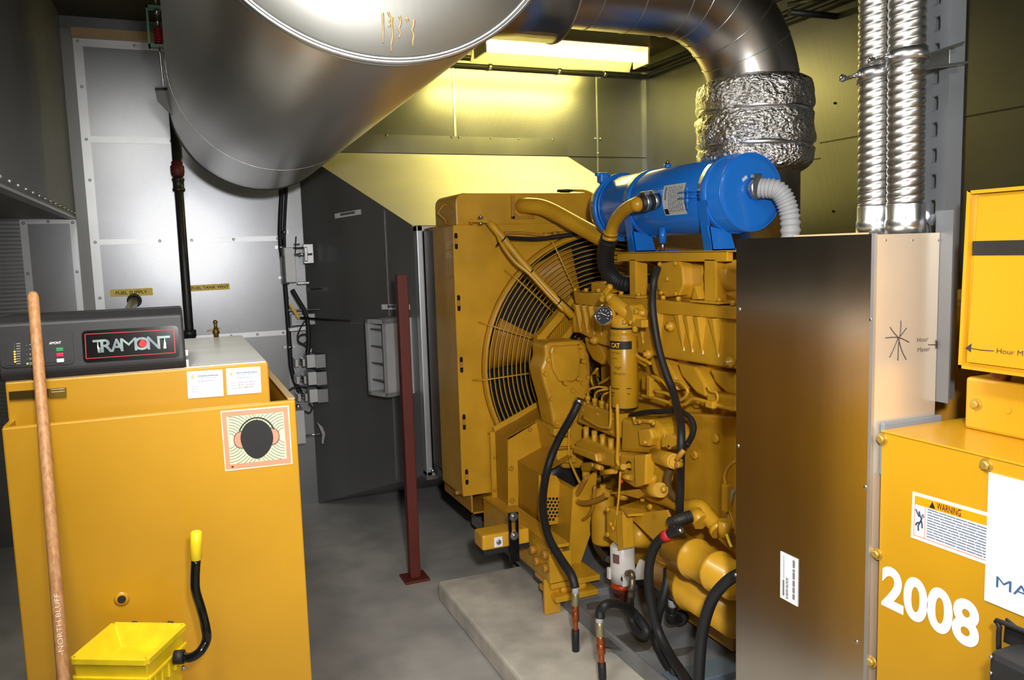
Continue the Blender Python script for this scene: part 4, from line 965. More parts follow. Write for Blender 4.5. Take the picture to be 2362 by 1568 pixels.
for i, py in enumerate((556, 699, 842, 975, 1103)):
    xc = at(1052 + i * 6.2, py, Y=RY).x; z = at(1055, py, Y=RY).z
    b = B().prism([(xc + .0075 * math.cos(a), RY - .0015, z + .0075 * math.sin(a) + (.03 if k < 9 else -.03)) for k, a in enumerate([math.pi * j / 8 for j in range(9)] + [math.pi + math.pi * j / 8 for j in range(9)])], (0, .0015, 0))
    mk('slot', b, HOLE, RD, 'dark slotted bolt hole')
    mk('slot_bolt', B().obox((xc, RY - .002, z), (X_, Y_, Z_), (.007, .002, .013), .001), YELD, RD)
# lower support tube and skid tail
a = at(1096, 1172, Y=3.55)
bx = B(); x0, x1 = 1.235, 1.345; z0, z1 = .305, RB
for q in ((x0, z0, x0 + .008, z1), (x1 - .008, z0, x1, z1), (x0, z0, x1, z0 + .008)): bx.box(q[0], 3.54, q[1], q[2], 3.95, q[3])
mk('support_channel', bx, YELD, RD)
mk('edge_bolts', B().hexb((RL + .004, 3.62, RB - .0), (-1, 0, 0), .011, .02), YELD, RD)
# grey seal frame to the duct
b = B()
xl, xr, ya, yb = 1.172, 2.76, 4.055, 4.12
b.box(xl, ya, .36, xl + .035, yb, 1.69, .006).box(xr - .035, ya, .36, xr, yb, 1.69, .006).box(xl, ya, 1.655, xr, yb, 1.69, .006).box(xl, ya, .36, xr, yb, .395, .006)
mk('seal_frame', b, GALVL, RD, 'bright metal seal frame')
mk('seal_boot', B().box(xl + .04, 3.99, .385, xr - .04, 4.06, 1.67), mat('boot', (52, 54, 56), .6), RD, 'dark rubber boot')
mk('frame_clip', B().box(xl - .004, ya - .01, .352, xl + .06, yb, .375).ball((xl + .03, ya - .01, .40), .012, n=6), ZINC, RD)
# guard: rings and spokes
GYp = RY - .045
b = B()
for k in range(26):
    rad = FR + .018 - k * .0225
    if rad > .07: b.ring((FC.x, GYp, FC.z), Y_, rad, .0027, 96, 5)
GD = mk('fan_guard', b, YEL2, RD)
for i in range(16):
    a = math.radians(3 + i * 22.5); d_ = V((math.cos(a), 0, math.sin(a)))
    mk('guard_spoke', B().tube([FC + d_ * .08 + V((0, -.049, 0)), FC + d_ * (FR + .02) + V((0, -.049, 0)), FC + d_ * (FR + .07) + V((0, -.006, 0))], .0036, 5, 1), YEL2, GD)
mk('shroud_band', B().box(2.083, GYp - .012, FC.z + .1, 2.107, GYp - .006, FC.z + FR + .01), YEL2, GD)
FN = thing('engine_fan', (FC.x, 3.62, FC.z), 'big yellow engine fan blades behind the round wire guard', 'fan')
mk('hub', B().lathe([(.001, -.03), (.14, -.03), (.15, -.02), (.15, .05), (.001, .05)], (FC.x, 3.62, FC.z), Y_, 32), YELD, FN)
for i in range(7):
    a0 = math.radians(14 + i * 360 / 7); vs = []; 
    for k in range(6):
        rad = .13 + (FR - .05 - .13) * k / 5
        for j in range(4):
            w_ = (j / 3 - .5) * (.36 + .14 * k / 5); a = a0 + w_ * (.9 if k else 1.0)
            vs.append(V((FC.x + rad * math.cos(a), 3.635 + w_ * (.26 - .10 * k / 5), FC.z + rad * math.sin(a))))
    b = B()._add(vs, [(k * 4 + j, k * 4 + j + 1, k * 4 + j + 5, k * 4 + j + 4) for k in range(5) for j in range(3)], True)
    o = mk('blade', b, YELD, FN); md = o.modifiers.new('thick', 'SOLIDIFY'); md.thickness = .005

# stay rod with hose clipped to it
t = thing('stay_rod', at(1125, 515, Y=3.48), 'yellow diagonal stay rod from the radiator top down to the engine', 'rod')
sp = [at(1100, 509, Y=3.50), at(1128, 511, Y=3.46), at(1165, 555, Y=3.42), at(1220, 622, Y=3.36), at(1322, 730, Y=3.25)]
mk('rod', B().tube([sp[1], sp[2], sp[3], sp[4]], .0175, 14, 3), YEL2, t)
mk('end_tab', B().bar(at(1085, 510, Y=3.52), at(1132, 512, Y=3.46), .03, .008), YEL2, t)
for px, py in ((1109, 503), (1109, 518)): mk('end_bolt', B().hexb(at(px, py, Y=3.47), Z_, .011, .011), ZINC, t)
mk('end_bolt', B().cyl(at(1087, 507, Y=3.53), at(1087, 518, Y=3.53), .006, n=10), YELD, t)
for px, py, yy in ((1160, 549, 3.42), (1222, 625, 3.355), (1287, 694, 3.285)):
    q = at(px, py, Y=yy); mk('cable_tie', B().ring(q + V((-.008, 0, -.012)), (.55, -.1, -.6), .028, .003, 24, 6), BLACK, t)
pp = [at(x, y, Y=yy) for x, y, yy in ((1146, 530, 3.46), (1156, 560, 3.40), (1186, 602, 3.36), (1222, 632, 3.33), (1262, 676, 3.29), (1300, 716, 3.25))]
def hose(label, pix, r, m=RUB, name='hose', group=None, n=12):
    pts = [at(p[0], p[1], **({'X': p[2]} if len(p) < 4 else {'Y': p[3]})) for p in pix]
    return run(name, pts, r, m, label, 'hose', (), group), pts
run('hose', pp, .009, YEL2, 'thin yellow painted hose tied below the diagonal stay rod', 'hose')
hose('black hose arching from the stay rod along the top of the fan guard', [(1165, 548, 0, 3.43), (1195, 550, 0, 3.46), (1240, 551, 0, 3.48), (1290, 545, 0, 3.47), (1360, 535, 0, 3.44), (1400, 532, 0, 3.40)], .010)
hose('black hose tied along the stay rod down to the engine front', [(1150, 545, 0, 3.44), (1195, 607, 0, 3.38), (1225, 640, 0, 3.35), (1270, 672, 0, 3.30), (1325, 720, 0, 3.25)], .0075)
t = thing('grease_line', at(1165, 545, Y=3.53), 'thin yellow tube clipped along the shroud above the fan guard', 'tube')
gp = [at(x, y, Y=3.535) for x, y in ((1163, 538), (1200, 537), (1240, 541), (1262, 542), (1275, 538), (1320, 536))]
mk('line', B().tube(gp, .007, 8), YELD, t); mk('fitting', B().cyl(gp[3] - X_ * .02, gp[3] + X_ * .03, .012, n=10).cyl(gp[4], gp[4] + X_ * .03, .009, n=6), YELD, t)
CP = thing('coolant_pipe', at(1300, 510, Y=3.35), 'fat yellow coolant pipe leaving the radiator top tank', 'pipe')
cpp = [at(1200, 476, Y=3.60), at(1222, 474, Y=3.52), at(1262, 482, Y=3.45), at(1330, 518, Y=3.3), at(1400, 556, Y=3.12)]
mk('pipe_body', B().tube(cpp, .037, 20, 6), YEL2, CP)

# ---------------------------------------------------------------- belt guard
g1 = at(1145, 1100, Y=3.50).x; g1y = 3.345
BG = thing('belt_guard', (1.6, 3.3, .3), 'yellow perforated belt guard in front of the lower left of the fan', 'guard')
PERFY = perforated('perforated_yellow', (202, 148, 22), (96, 62, 6), .0098, .36, 0, (1, 2), .5, .1)
PERFY2 = perforated('perforated_yellow_top', (202, 148, 22), (96, 62, 6), .0098, .36, 0, (1, 0), .5, .1)
za, zb = at(1145, 995, Y=3.5).z, at(1145, 1192, Y=3.5).z; e1 = at(1256, 930, Y=3.5)
O1 = [V((g1, 0, zb)), V((g1, 0, za)), V((e1.x, 0, e1.z))]
def wall_(b, pts, y0, y1, th=.004):
    for i in range(len(pts) - 1):
        a, c = pts[i], pts[i + 1]; d_ = (c - a).normalized(); nn = V((d_.z, 0, -d_.x)) * th
        b.prism([a + Y_ * y0, c + Y_ * y0, c + Y_ * y1, a + Y_ * y1], nn)
    return b
mk('side_mesh', wall_(B(), O1[:2], 3.355, 3.50), PERFY, BG); mk('side_mesh', wall_(B(), O1[1:], 3.355, 3.50), PERFY2, BG)
b = B()
for a, c in ((O1[0], O1[1]), (O1[1], O1[2])): b.bar(a + Y_ * 3.502, c + Y_ * 3.502, .006, .05, Z_.cross((c - a).normalized()) if 0 else ((c - a).normalized()).cross(Y_))
mk('flange', b, YEL2, BG)
g2 = at(1195, 1100, Y=g1y).x
z2a, z2b = at(1197, 1062, Y=g1y).z, at(1197, 1232, Y=g1y).z
fl = [at(x, y, Y=g1y) for x, y in ((1172, 1180), (1172, 1015), (1258, 962), (1258, 1030), (1196, 1066), (1196, 1180))]
mk('front_plate', B().prism(fl, (0, .006, 0)), YEL2, BG)
for px, py in ((1179, 1080), (1181, 1154), (1222, 990)): mk('bolt', B().hexb(at(px, py, Y=g1y), (0, -1, 0), .012, .008), YELD, BG)
for py in (1055, 1130, 1155, 1185): mk('bolt', B().hexb(at(1141, py, Y=3.49), (0, -1, 0), .007, .005), YELD, BG)
g2y = at(1248, 1100, X=g2).y
e2 = at(1262, 1024, Y=g1y)
O2 = [V((g2, 0, z2b)), V((g2, 0, z2a)), V((e2.x, 0, e2.z))]
mk('side_mesh', wall_(B(), O2[:2], g2y, g1y), PERFY, BG); mk('side_mesh', wall_(B(), O2[1:], g2y, g1y), PERFY2, BG)
ep = [at(x, y, Y=g2y) for x, y in ((1243, 1096), (1262, 1092), (1284, 1098), (1296, 1120), (1298, 1166), (1318, 1166), (1318, 1202), (1248, 1214), (1243, 1190))]
mk('end_plate', B().prism(ep, (0, .006, 0)), YEL2, BG)
b = B()
for r_ in range(7):
    for c_ in range(9):
        px, py = 1252 + c_ * 8.2 + (r_ % 2) * 4.1 , 1150 + r_ * 8
        if px > 1312 or (px > 1290 and py < 1176) or py > 1202 - (px - 1250) * .12: continue
        q = at(px, py, Y=g2y - .0005); b.cyl(q, q + Y_ * .0012, .0065, n=10)
mk('vent_holes', b, HOLE, BG)
b = B()
b.ring(at(1300, 1125, Y=3.2), Y_, .16, .012, 40, 8)
mk('pulley', B().lathe([(.05, 0), (.105, .0), (.098, .02), (.105, .04), (.05, .05)], at(1300, 1115, Y=3.22), Y_, 32), IRON, BG)
upg = [at(x, y, Y=3.3) for x, y in ((1240, 770), (1310, 690), (1335, 700), (1262, 790))]
mk('upper_mesh', B().prism([at(x, y, Y=3.38) for x, y in ((1252, 795), (1318, 712), (1345, 742), (1280, 815))], (0, .05, 0)), PERFY2, BG)
mk('upper_bar', B().bar(at(1238, 785, Y=3.37), at(1318, 692, Y=3.37), .05, .035), YEL2, BG)
mk('upper_bar', B().bar(at(1290, 790, Y=3.33), at(1345, 722, Y=3.33), .04, .028), YEL2, BG)
mk('upper_post', B().prism([at(x, y, Y=3.34) for x, y in ((1240, 772), (1262, 780), (1268, 850), (1245, 880))], (0, .05, 0)), YEL2, BG)
mk('belt', B().bar(at(1330, 780, Y=3.4), at(1250, 860, Y=3.4), .02, .012), RUB, BG)
mk('belt', B().bar(at(1258, 985, Y=3.38), at(1255, 1035, Y=3.38), .03, .02), RUB, BG)

# ---------------------------------------------------------------- skid
SK = thing('skid_base', (1.95, 3.0, .12), 'yellow steel skid rail with bolts carrying the engine', 'base')
sxo, szb, szt = 1.292, .235, .385
se = 2.80
YE = 3.53
rail = B().box(sxo, se, szb, sxo + .012, YE, szt, .002).box(sxo, se, szt - .012, sxo + .09, YE, szt).box(sxo, se, szb, sxo + .09, YE, szb + .012)
for xx in (1.5, 2.4): mk('radiator_foot', B().box(xx, 3.8, .0, xx + .07, 3.9, .40), IRON, RD)
mk('rail', rail, YEL2, SK)
mk('end_gusset', B().box(sxo, se - .008, szb, sxo + .095, se, szt - .03, .002).box(sxo + .012, se + .06, szb + .01, sxo + .09, se + .068, szt - .01), YEL2, SK)
mk('far_rail', B().box(2.52, se, szb, 2.62, YE, szt), YEL2, SK)
for px, py in ((1211, 1258), (1234, 1267), (1262, 1278), (1243, 1293), (1263, 1309)):
    q = at(px, py, X=sxo); mk('bolt', B().hexb(q, (-1, 0, 0), .019, .022), YELD, SK)
mk('mount_pad', B().box(1.30, se + .0, .205, 1.52, se + .16, .228, .003).box(1.31, se - .02, .155, 1.50, se + .14, .178, .003).box(1.345, se + .0, .178, 1.46, se + .12, .205, .01), YEL2, SK)
q = at(1253, 1336, Y=2.84); qb = at(1253, 1399, Y=2.84)
mk('stop_plate', B().box(q.x, 2.83, .092, at(1290, 1370, Y=2.84).x, 2.845, q.z, .002), YEL2, SK)
pl = [at(x, y, Y=2.95) for x, y in ((1322, 1130), (1378, 1085), (1366, 1220), (1328, 1330), (1310, 1318))]
mk('mount_bracket', B().prism(pl, (0, .012, 0)), YEL2, SK); mk('mount_web', B().prism([at(x, y, Y=2.96) for x, y in ((1322, 1130), (1334, 1128), (1330, 1325), (1314, 1322))], (0, .2, 0)), YEL2, SK)
mk('gusset_plate', B().prism([at(x, y, X=1.36) for x, y in ((1190, 1182), (1255, 1235), (1268, 1238), (1196, 1236))], (.01, 0, 0)), YEL2, SK)
mk('cross_beam', B().box(1.38, 3.40, szb, 2.52, 3.48, szt), YEL2, SK)
t = thing('slotted_strap', at(1185, 1295, Y=3.0), 'black slotted strap hanging from the skid rail by a silver bolt', 'strap')
xs_ = at(1184, 1230, Y=2.92)
zt_, zb_ = at(1182, 1182, Y=2.92).z, at(1190, 1294, Y=2.92).z; x0 = at(1174, 1240, Y=2.92).x; x1 = at(1196, 1240, Y=2.92).x; xm0, xm1 = x0 + .011, x1 - .011; zs1, zs0 = zt_ - .03, zt_ - .09
b = B().box(x0, 2.915, zb_, x1, 2.925, zs0).box(x0, 2.915, zs1, x1, 2.925, zt_).box(x0, 2.915, zs0, xm0, 2.925, zs1).box(xm1, 2.915, zs0, x1, 2.925, zs1)
mk('strap_body', b, GLOSS, t)
for z in (zt_ - .016, zs0 - .004): mk('bolt', B().lathe([(.018, 0), (.018, .003)], ((x0 + x1) / 2, 2.915, z), (0, -1, 0), 18).hexb(((x0 + x1) / 2, 2.912, z), (0, -1, 0), .012, .009), ZINC, t)
p0, p1 = at(1103, 1243, Y=2.98), at(1176, 1226, Y=3.02)
t = thing('lifting_stub', p0, 'short yellow box stub sticking out to the left of the skid', 'bracket')
up_ = (p1 - p0).normalized(); up_.z = 0
mk('stub', B().box(p0.x, 2.93, p0.z - .035, p1.x + .05, 3.03, p0.z + .028, .008), YEL2, t)
mk('underside_pad', B().box(p0.x + .006, 2.935, p0.z - .056, p1.x + .05, 3.025, p0.z - .036), RUB, t)
q = at(1149, 1249, Y=2.93)
mk('washer', B().box(q.x - .018, 2.9265, q.z - .02, q.x + .018, 2.93, q.z + .02), WHITE, t); mk('bolt', B().hexb(q - Y_ * .003, (0, -1, 0), .011, .008), ZINC, t)

# ---------------------------------------------------------------- floor pan
t = thing('floor_pan', (1.9, 2.0, .09), 'grey painted pan on the concrete pad under the engine', 'pan')
mk('pan_floor', B().box(1.392, 1.2, .0905, 2.6, 2.82, .128), GREYP, t)
mk('rim', B().box(1.378, 1.2, .0905, 1.392, 2.90, .150, .003), GREYP, t)
mk('rear_step', B().box(1.392, 2.82, .0905, 2.6, 4.0, .158, .004), GREYP, t)
mk('front_step', B().box(1.395, 2.06, .128, 2.6, 2.16, .155, .003), mat('blue_grey_paint', (104, 118, 128), .4, 0, .2, 6), t)
OIL = mat('oil_stain', (92, 90, 84), .3, 0, .4, 12)
for i, (px, py, rx_, ry_) in enumerate(((1455, 1478, .10, .07), (1570, 1502, .055, .025), (1380, 1395, .06, .03))):
    q = at(px, py, Z=.1282); r = random.Random(i); pts = []
    for k in range(28):
        a = 2 * math.pi * k / 28; j = 1 + .18 * math.sin(3 * a + i) + r.uniform(-.06, .06); pts.append((q.x + rx_ * j * math.cos(a), q.y + ry_ * j * math.sin(a), .1281))
    mk('oil_stain', B().prism(pts, (0, 0, .0003)), OIL, t, 'dark oil stain')
# ---------------------------------------------------------------- engine
EN = thing('diesel_engine', (1.95, 2.6, .2), 'big yellow diesel engine with a ribbed intake manifold, in front of the radiator', 'engine')
def xp(pix, X, dx, b=None, bev=.003): return (b or B()).prism([at(x, y, X=X) for x, y in pix], (dx, 0, 0), bev)
def xc(p0, p1, X, r, b=None, n=20, bev=0, X1=None): return (b or B()).cyl(at(*p0, X=X), at(*p1, X=X if X1 is None else X1), r, n=n, bev=bev)
def xt(pix, X, r, b=None, n=8): return (b or B()).tube([at(p[0], p[1], X=p[2] if len(p) > 2 else X) for p in pix], r, n)
def ebolt(px, py, X, r=.011, h=.010, ax=(-1, 0, 0), par=None, b=None): return (b or B()).hexb(at(px, py, X=X), ax, r, h)
def bolts(name, lst, X, r=.010, h=.012, m=None, par=None, ax=(-1, 0, 0)):
    for px, py in lst: mk(name, B().hexb(at(px, py, X=X), ax, r, h), m or YEL2, par or EN)
mk('block', B().box(1.80, 2.0, .30, 2.25, 3.28, 1.18, .01), YEL2, EN)
mk('block_cover', xp([(1560, 950), (1697, 960), (1697, 1400), (1640, 1330), (1585, 1200), (1560, 1150)], 1.77, .05, bev=.01), YEL2, EN)
mk('cylinder_head', B().box(1.74, 2.0, 1.08, 2.2, 3.2, 1.2, .008), YEL2, EN)
mk('valve_cover', B().box(1.72, 2.02, 1.30, 2.18, 3.22, 1.40, .02), YEL2, EN)
# intake manifold with ribs
body = [(1325, 697), (1324, 764), (1344, 772), (1384, 795), (1500, 820), (1699, 852), (1699, 733)]
IM = mk('intake_manifold', xp(body, 1.665, .12, bev=.008), YEL2, EN)
mk('manifold_flange', xp([(1322, 673), (1327, 701), (1500, 722), (1699, 737), (1699, 708), (1500, 690)], 1.645, .14, bev=.004), YEL2, IM)
fy = lambda x: 700 + (x - 1325) * .098
byy = lambda x: 775 + (x - 1325) * .205
for x in (1338, 1354, 1369, 1386, 1482, 1523, 1576, 1596, 1620, 1656):
    wd = 6 + (x - 1330) * .012; y0, y1 = fy(x) + 1, fy(x) + (byy(x) - fy(x)) * .82
    tl, tr, bt = at(x - wd, y0, X=1.666), at(x + wd, y0, X=1.666), at(x + 3, y1, X=1.666)
    mid = (tl + tr) / 2 - X_ * .034; mb = bt - X_ * .006
    b = B()._add([tl, tr, bt + V((0, .004, 0)), bt - V((0, .004, 0)), tl - X_ * .03 + (tr - tl) * .25, tr - X_ * .03 - (tr - tl) * .25, mb], [(0, 3, 6, 4), (1, 5, 6, 2), (4, 6, 5), (0, 4, 5, 1), (0, 1, 2, 3), (2, 6, 3)])
    mk('rib', b, YEL2, IM)
for px, py in ((1376, 784), (1552, 752), (1500, 816), (1690, 835)): mk('boss', B().lathe([(.02, 0), (.018, .02), (.009, .022), (.009, .03), (.001, .03)], at(px, py, X=1.667), (-1, 0, 0), 16), YEL2, IM)
bolts('flange_bolt', [(1327, 672), (1352, 673), (1381, 674), (1433, 681), (1530, 691), (1565, 694), (1605, 696), (1690, 704)], 1.66, .010, .016, ax=Z_)
mk('manifold_end', B().cyl(at(1331, 700, X=1.68), at(1331, 765, X=1.68), .022, n=18), YEL2, IM)
# intake runners under the manifold
for k, pix in enumerate(([(1346, 776), (1384, 797), (1398, 826), (1386, 842), (1366, 830), (1352, 806)], [(1384, 797), (1440, 810), (1452, 850), (1430, 862), (1404, 846)], [(1494, 820), (1532, 828), (1556, 868), (1560, 902), (1538, 888), (1506, 862)], [(1560, 836), (1602, 845), (1624, 882), (1632, 920), (1604, 906), (1572, 868)], [(1634, 850), (1698, 860), (1698, 912), (1676, 908), (1650, 884)])):
    mk('intake_runner', xp(pix, 1.69, .09, bev=.010), YEL2, EN)
mk('head_block', xp([(1628, 905), (1699, 915), (1699, 952), (1628, 938)], 1.66, .12, bev=.01), YEL2, EN)
mk('head_block', xp([(1478, 866), (1500, 872), (1500, 905), (1478, 898)], 1.68, .1, bev=.008), YEL2, EN)
# turbo side cover on top
oc = [(1518, 607), (1565, 600), (1573, 615), (1576, 658), (1566, 682), (1536, 685), (1517, 668), (1513, 628)]
mk('thermostat_cover', xp(oc, 1.66, .05, bev=.006), YEL2, EN)
bolts('cover_bolt', [(1524, 609), (1560, 607), (1541, 643), (1527, 675), (1561, 677)], 1.66, .009, .010)
mk('thermostat_housing', xp([(1560, 604), (1622, 612), (1626, 690), (1566, 688)], 1.70, .14, bev=.01), YEL2, EN)
mk('turbo_pipe', B().cyl(at(1650, 640, X=1.74), at(1705, 634, X=1.74), .052, n=28), YEL2, EN)
mk('turbo_flange', xp([(1596, 690), (1602, 660), (1612, 690)], 1.64, .03, bev=0), YEL2, EN)
mk('top_deck', B().prism([at(1400, 680, X=1.72), at(1495, 656, X=1.72), at(1497, 692, X=1.72)], (.3, 0, 0)).prism([at(1600, 690, X=1.72), at(1640, 662, X=1.72), at(1699, 690, X=1.72), at(1699, 705, X=1.72)], (.3, 0, 0)), YEL2, EN)
# front gear housing
GYF = 3.16
def yp(pix, Y, dy, b=None, bev=.003): return (b or B()).prism([at(x, y, Y=Y) for x, y in pix], (0, dy, 0), bev)
gh = [(1256, 796), (1268, 789), (1338, 785), (1352, 800), (1356, 842), (1364, 872), (1352, 930), (1340, 962), (1322, 985), (1306, 1000), (1278, 982), (1268, 930), (1254, 880), (1248, 850), (1258, 826)]
GH = mk('gear_housing', yp(gh, GYF, .14, bev=.012), YEL2, EN)
mk('housing_rear', yp([(x + (6 if x > 1300 else -7), y) for x, y in gh], GYF + .14, .1, bev=.01), YEL2, EN)
mk('cover_plate', yp([(1273, 799), (1335, 795), (1340, 821), (1338, 861), (1327, 880), (1292, 881), (1275, 850), (1270, 812)], GYF - .022, .022, bev=.008), YEL2, GH)
for px, py in ((1276, 806), (1334, 798), (1341, 832), (1330, 872), (1300, 882), (1264, 830), (1258, 862), (1272, 920), (1284, 974), (1355, 870), (1344, 884), (1352, 905), (1320, 900), (1312, 960)):
    mk('cover_bolt', B().hexb(at(px, py, Y=GYF), (0, -1, 0), .011, .03 if py < 885 and px < 1342 and px > 1270 else .012), YEL2, GH)
mk('lower_gear_case', yp([(1275, 985), (1345, 965), (1352, 1030), (1346, 1080), (1300, 1082), (1284, 1040)], GYF + .01, .2, bev=.012), YEL2, EN)
for x0, y0, x1, y1 in ((1278, 990, 1310, 1006), (1284, 1012, 1322, 1030), (1286, 1040, 1330, 1068)): mk('case_lug', yp([(x0, y0), (x1, y0 - 4), (x1, y1), (x0, y1)], GYF - .03, .05, bev=.006), YEL2, EN)
# injection pump
IPX = 1.57
PU = mk('injection_pump', xp([(1340, 928), (1422, 955), (1424, 1012), (1330, 974)], IPX, .1, bev=.008), YEL2, EN)
mk('pump_lower', xp([(1326, 1018), (1344, 1008), (1428, 1046), (1428, 1082), (1380, 1070), (1326, 1040)], IPX - .03, .14, bev=.01), YEL2, PU)
mk('pump_step', xp([(1322, 1028), (1372, 1046), (1376, 1066), (1322, 1044)], IPX - .055, .05, bev=.006), YEL2, PU)
for k in range(4): mk('tappet', B().cyl(at(1352 + k * 19, 984 + k * 9, X=IPX - .015), at(1352 + k * 19, 1024 + k * 9, X=IPX - .015), .012, n=12), YEL2, PU)
for px, py in ((1347, 945), (1380, 955), (1415, 966), (1350, 930), (1378, 940), (1412, 996)): mk('pump_bolt', B().hexb(at(px, py, X=IPX), (-1, 0, 0), .007, .008), YEL2, PU)
for k, (px, py) in enumerate(((1356, 918), (1372, 924), (1388, 930), (1404, 936))):
    mk('line_nut', B().cyl(at(px, py + 12, X=IPX + .02), at(px, py + 6, X=IPX + .02), .008, n=10).hexb(at(px, py + 6, X=IPX + .02), Z_, .0125, .022), YEL2, PU)
    mk('fuel_line', xt([(px, py - 6), (px + 1, py - 14), (px + 8, py - 22), (px + 28, py - 26, 1.62), (px + 60, py - 20, 1.68)], IPX + .02, .0045), YEL2, PU)
mk('fuel_line', xt([(1344, 960), (1380, 982), (1398, 985), (1408, 978), (1409, 900), (1410, 890)], IPX - .05, .0055), YEL2, EN)
mk('fuel_line', xt([(1424, 930), (1426, 1010), (1424, 1060), (1430, 1078)], IPX - .07, .0075), YEL2, EN)
mk('fuel_line', xt([(1313, 985), (1313, 1050), (1324, 1085), (1340, 1118)], IPX - .02, .006), YEL2, EN)
GVX = 1.52
GV = mk('governor', xp([(1428, 1044), (1462, 1052), (1490, 1050), (1498, 1075), (1490, 1122), (1462, 1126), (1434, 1108), (1426, 1084)], GVX, .12, bev=.012), YEL2, EN)
mk('governor_cover', xp([(1462, 1050), (1490, 1048), (1488, 1118), (1464, 1124)], GVX - .03, .04, bev=.006), YEL2, GV)
mk('governor_top', xp([(1432, 962), (1470, 972), (1500, 966), (1524, 985), (1536, 1016), (1520, 1040), (1492, 1046), (1430, 1042)], IPX - .015, .12, bev=.016), YEL2, EN)
mk('governor_boss', xp([(1470, 990), (1498, 988), (1504, 1010), (1496, 1030), (1474, 1028)], IPX - .05, .05, bev=.008), YEL2, EN)
mk('shutoff_plate', xp([(1525, 1008), (1545, 1001), (1568, 1012), (1562, 1026), (1540, 1035), (1525, 1024)], IPX - .06, .03, bev=.004), YEL2, EN)
bolts('plate_bolt', [(1536, 1006), (1560, 1018), (1534, 1026), (1548, 1030), (1490, 1020), (1478, 972), (1510, 976)], IPX - .05, .008, .010)
mk('top_tube', xt([(1462, 962), (1466, 975), (1470, 970), (1505, 972)], IPX - .04, .007), YEL2, EN)
mk('solenoid', B().cyl(at(1510, 1050, X=1.55), at(1556, 1064, X=1.47), .026, n=24, bev=.003).cyl(at(1556, 1064, X=1.47), at(1558, 1065, X=1.465), .019, n=20), YEL2, EN)
mk('solenoid_terminals', B().tube([at(1562, 1060, X=1.46), at(1570, 1048, X=1.46), at(1578, 1038, X=1.47)], .009).hexb(at(1572, 1070, X=1.46), (-1, 0, 0), .012, .02).tube([at(1560, 1068, X=1.46), at(1570, 1076, X=1.46), at(1572, 1060, X=1.46)], .004), YELD, EN)
mk('drive_boss', B().cyl(at(1494, 1128, X=1.56), at(1524, 1130, X=1.49), .026, n=20).ball(at(1505, 1103, X=1.53), .02, n=8).ball(at(1531, 1128, X=1.49), .012, n=6), YEL2, EN)
b = B(); b.cyl(at(1412, 1081, X=1.5), at(1450, 1074, X=1.5), .0085, n=14).hexb(at(1436, 1076, X=1.49), (-.3, -.9, .2), .014, .02)
mk('control_rod', b, YEL2, EN)
for p0, p1 in (((1372, 1074), (1388, 1080)), ((1388, 1090), (1420, 1086)), ((1436, 1098), (1456, 1102))): mk('stub_pipe', B().cyl(at(*p0, X=1.49), at(*p1, X=1.5), .0105, n=14), YEL2, EN)
mk('shaft_hole', B().ring(at(1452, 1074, X=GVX - .001), (-1, -.3, 0), .015, .003, 20, 6), BLACK, EN)
mk('linkage_rod', xt([(1431, 1088), (1427, 1150), (1420, 1200), (1415, 1218)], 1.47, .0045), YEL2, EN)
mk('linkage_ball', B().ball(at(1433, 1110, X=1.48), .008, n=6), mat('red_cap', (190, 50, 48), .5), EN, 'red cap')
mk('primer_block', xp([(1338, 1068), (1365, 1066), (1368, 1086), (1340, 1090)], 1.58, .06, bev=.008).cyl(at(1352, 1086, X=1.6), at(1352, 1108, X=1.6), .018, n=16), YEL2, EN)
mk('drain_lug', xp([(1385, 1138), (1470, 1128), (1490, 1138), (1470, 1150), (1440, 1142)], 1.53, .06, bev=.004), YEL2, EN)
# oil filter cylinder and its bracket
mk('oil_canister', B().lathe([(.045, 0), (.05, .01), (.05, .20), (.04, .225), (.012, .235), (.012, .25)], at(1393, 1252, X=1.58), Z_, 28), YEL2, EN)
mk('front_bracket', xp([(1399, 1168), (1444, 1186), (1447, 1264), (1437, 1268), (1400, 1238)], 1.47, .03, bev=.003).prism([at(x, y, X=1.47) for x, y in ((1432, 1186), (1446, 1184), (1449, 1262), (1436, 1268))], (-.02, 0, 0)), YEL2, EN)
mk('shelf_plate', B().prism([at(1430, 1168, X=1.46), at(1448, 1186, X=1.44), at(1542, 1180, X=1.60), at(1490, 1148, X=1.66)], (0, 0, -.008)), YEL2, EN)
mk('gusset_plate', xp([(1446, 1186), (1538, 1176), (1552, 1206), (1508, 1246)], 1.50, .006, bev=0), YEL2, EN)
mk('cross_tube', B().cyl(at(1448, 1228, X=1.52), at(1500, 1236, X=1.60), .05, n=24), YEL2, EN)
bolts('bracket_bolt', [(1404, 1174), (1411, 1208), (1404, 1232), (1440, 1182), (1502, 1168), (1416, 1218)], 1.465, .010, .01)
mk('flange_stub', B().cyl(at(1438, 1150, X=1.56), at(1438, 1138, X=1.56), .02, n=14).hexb(at(1482, 1156, X=1.58), Z_, .01, .012), YEL2, EN)
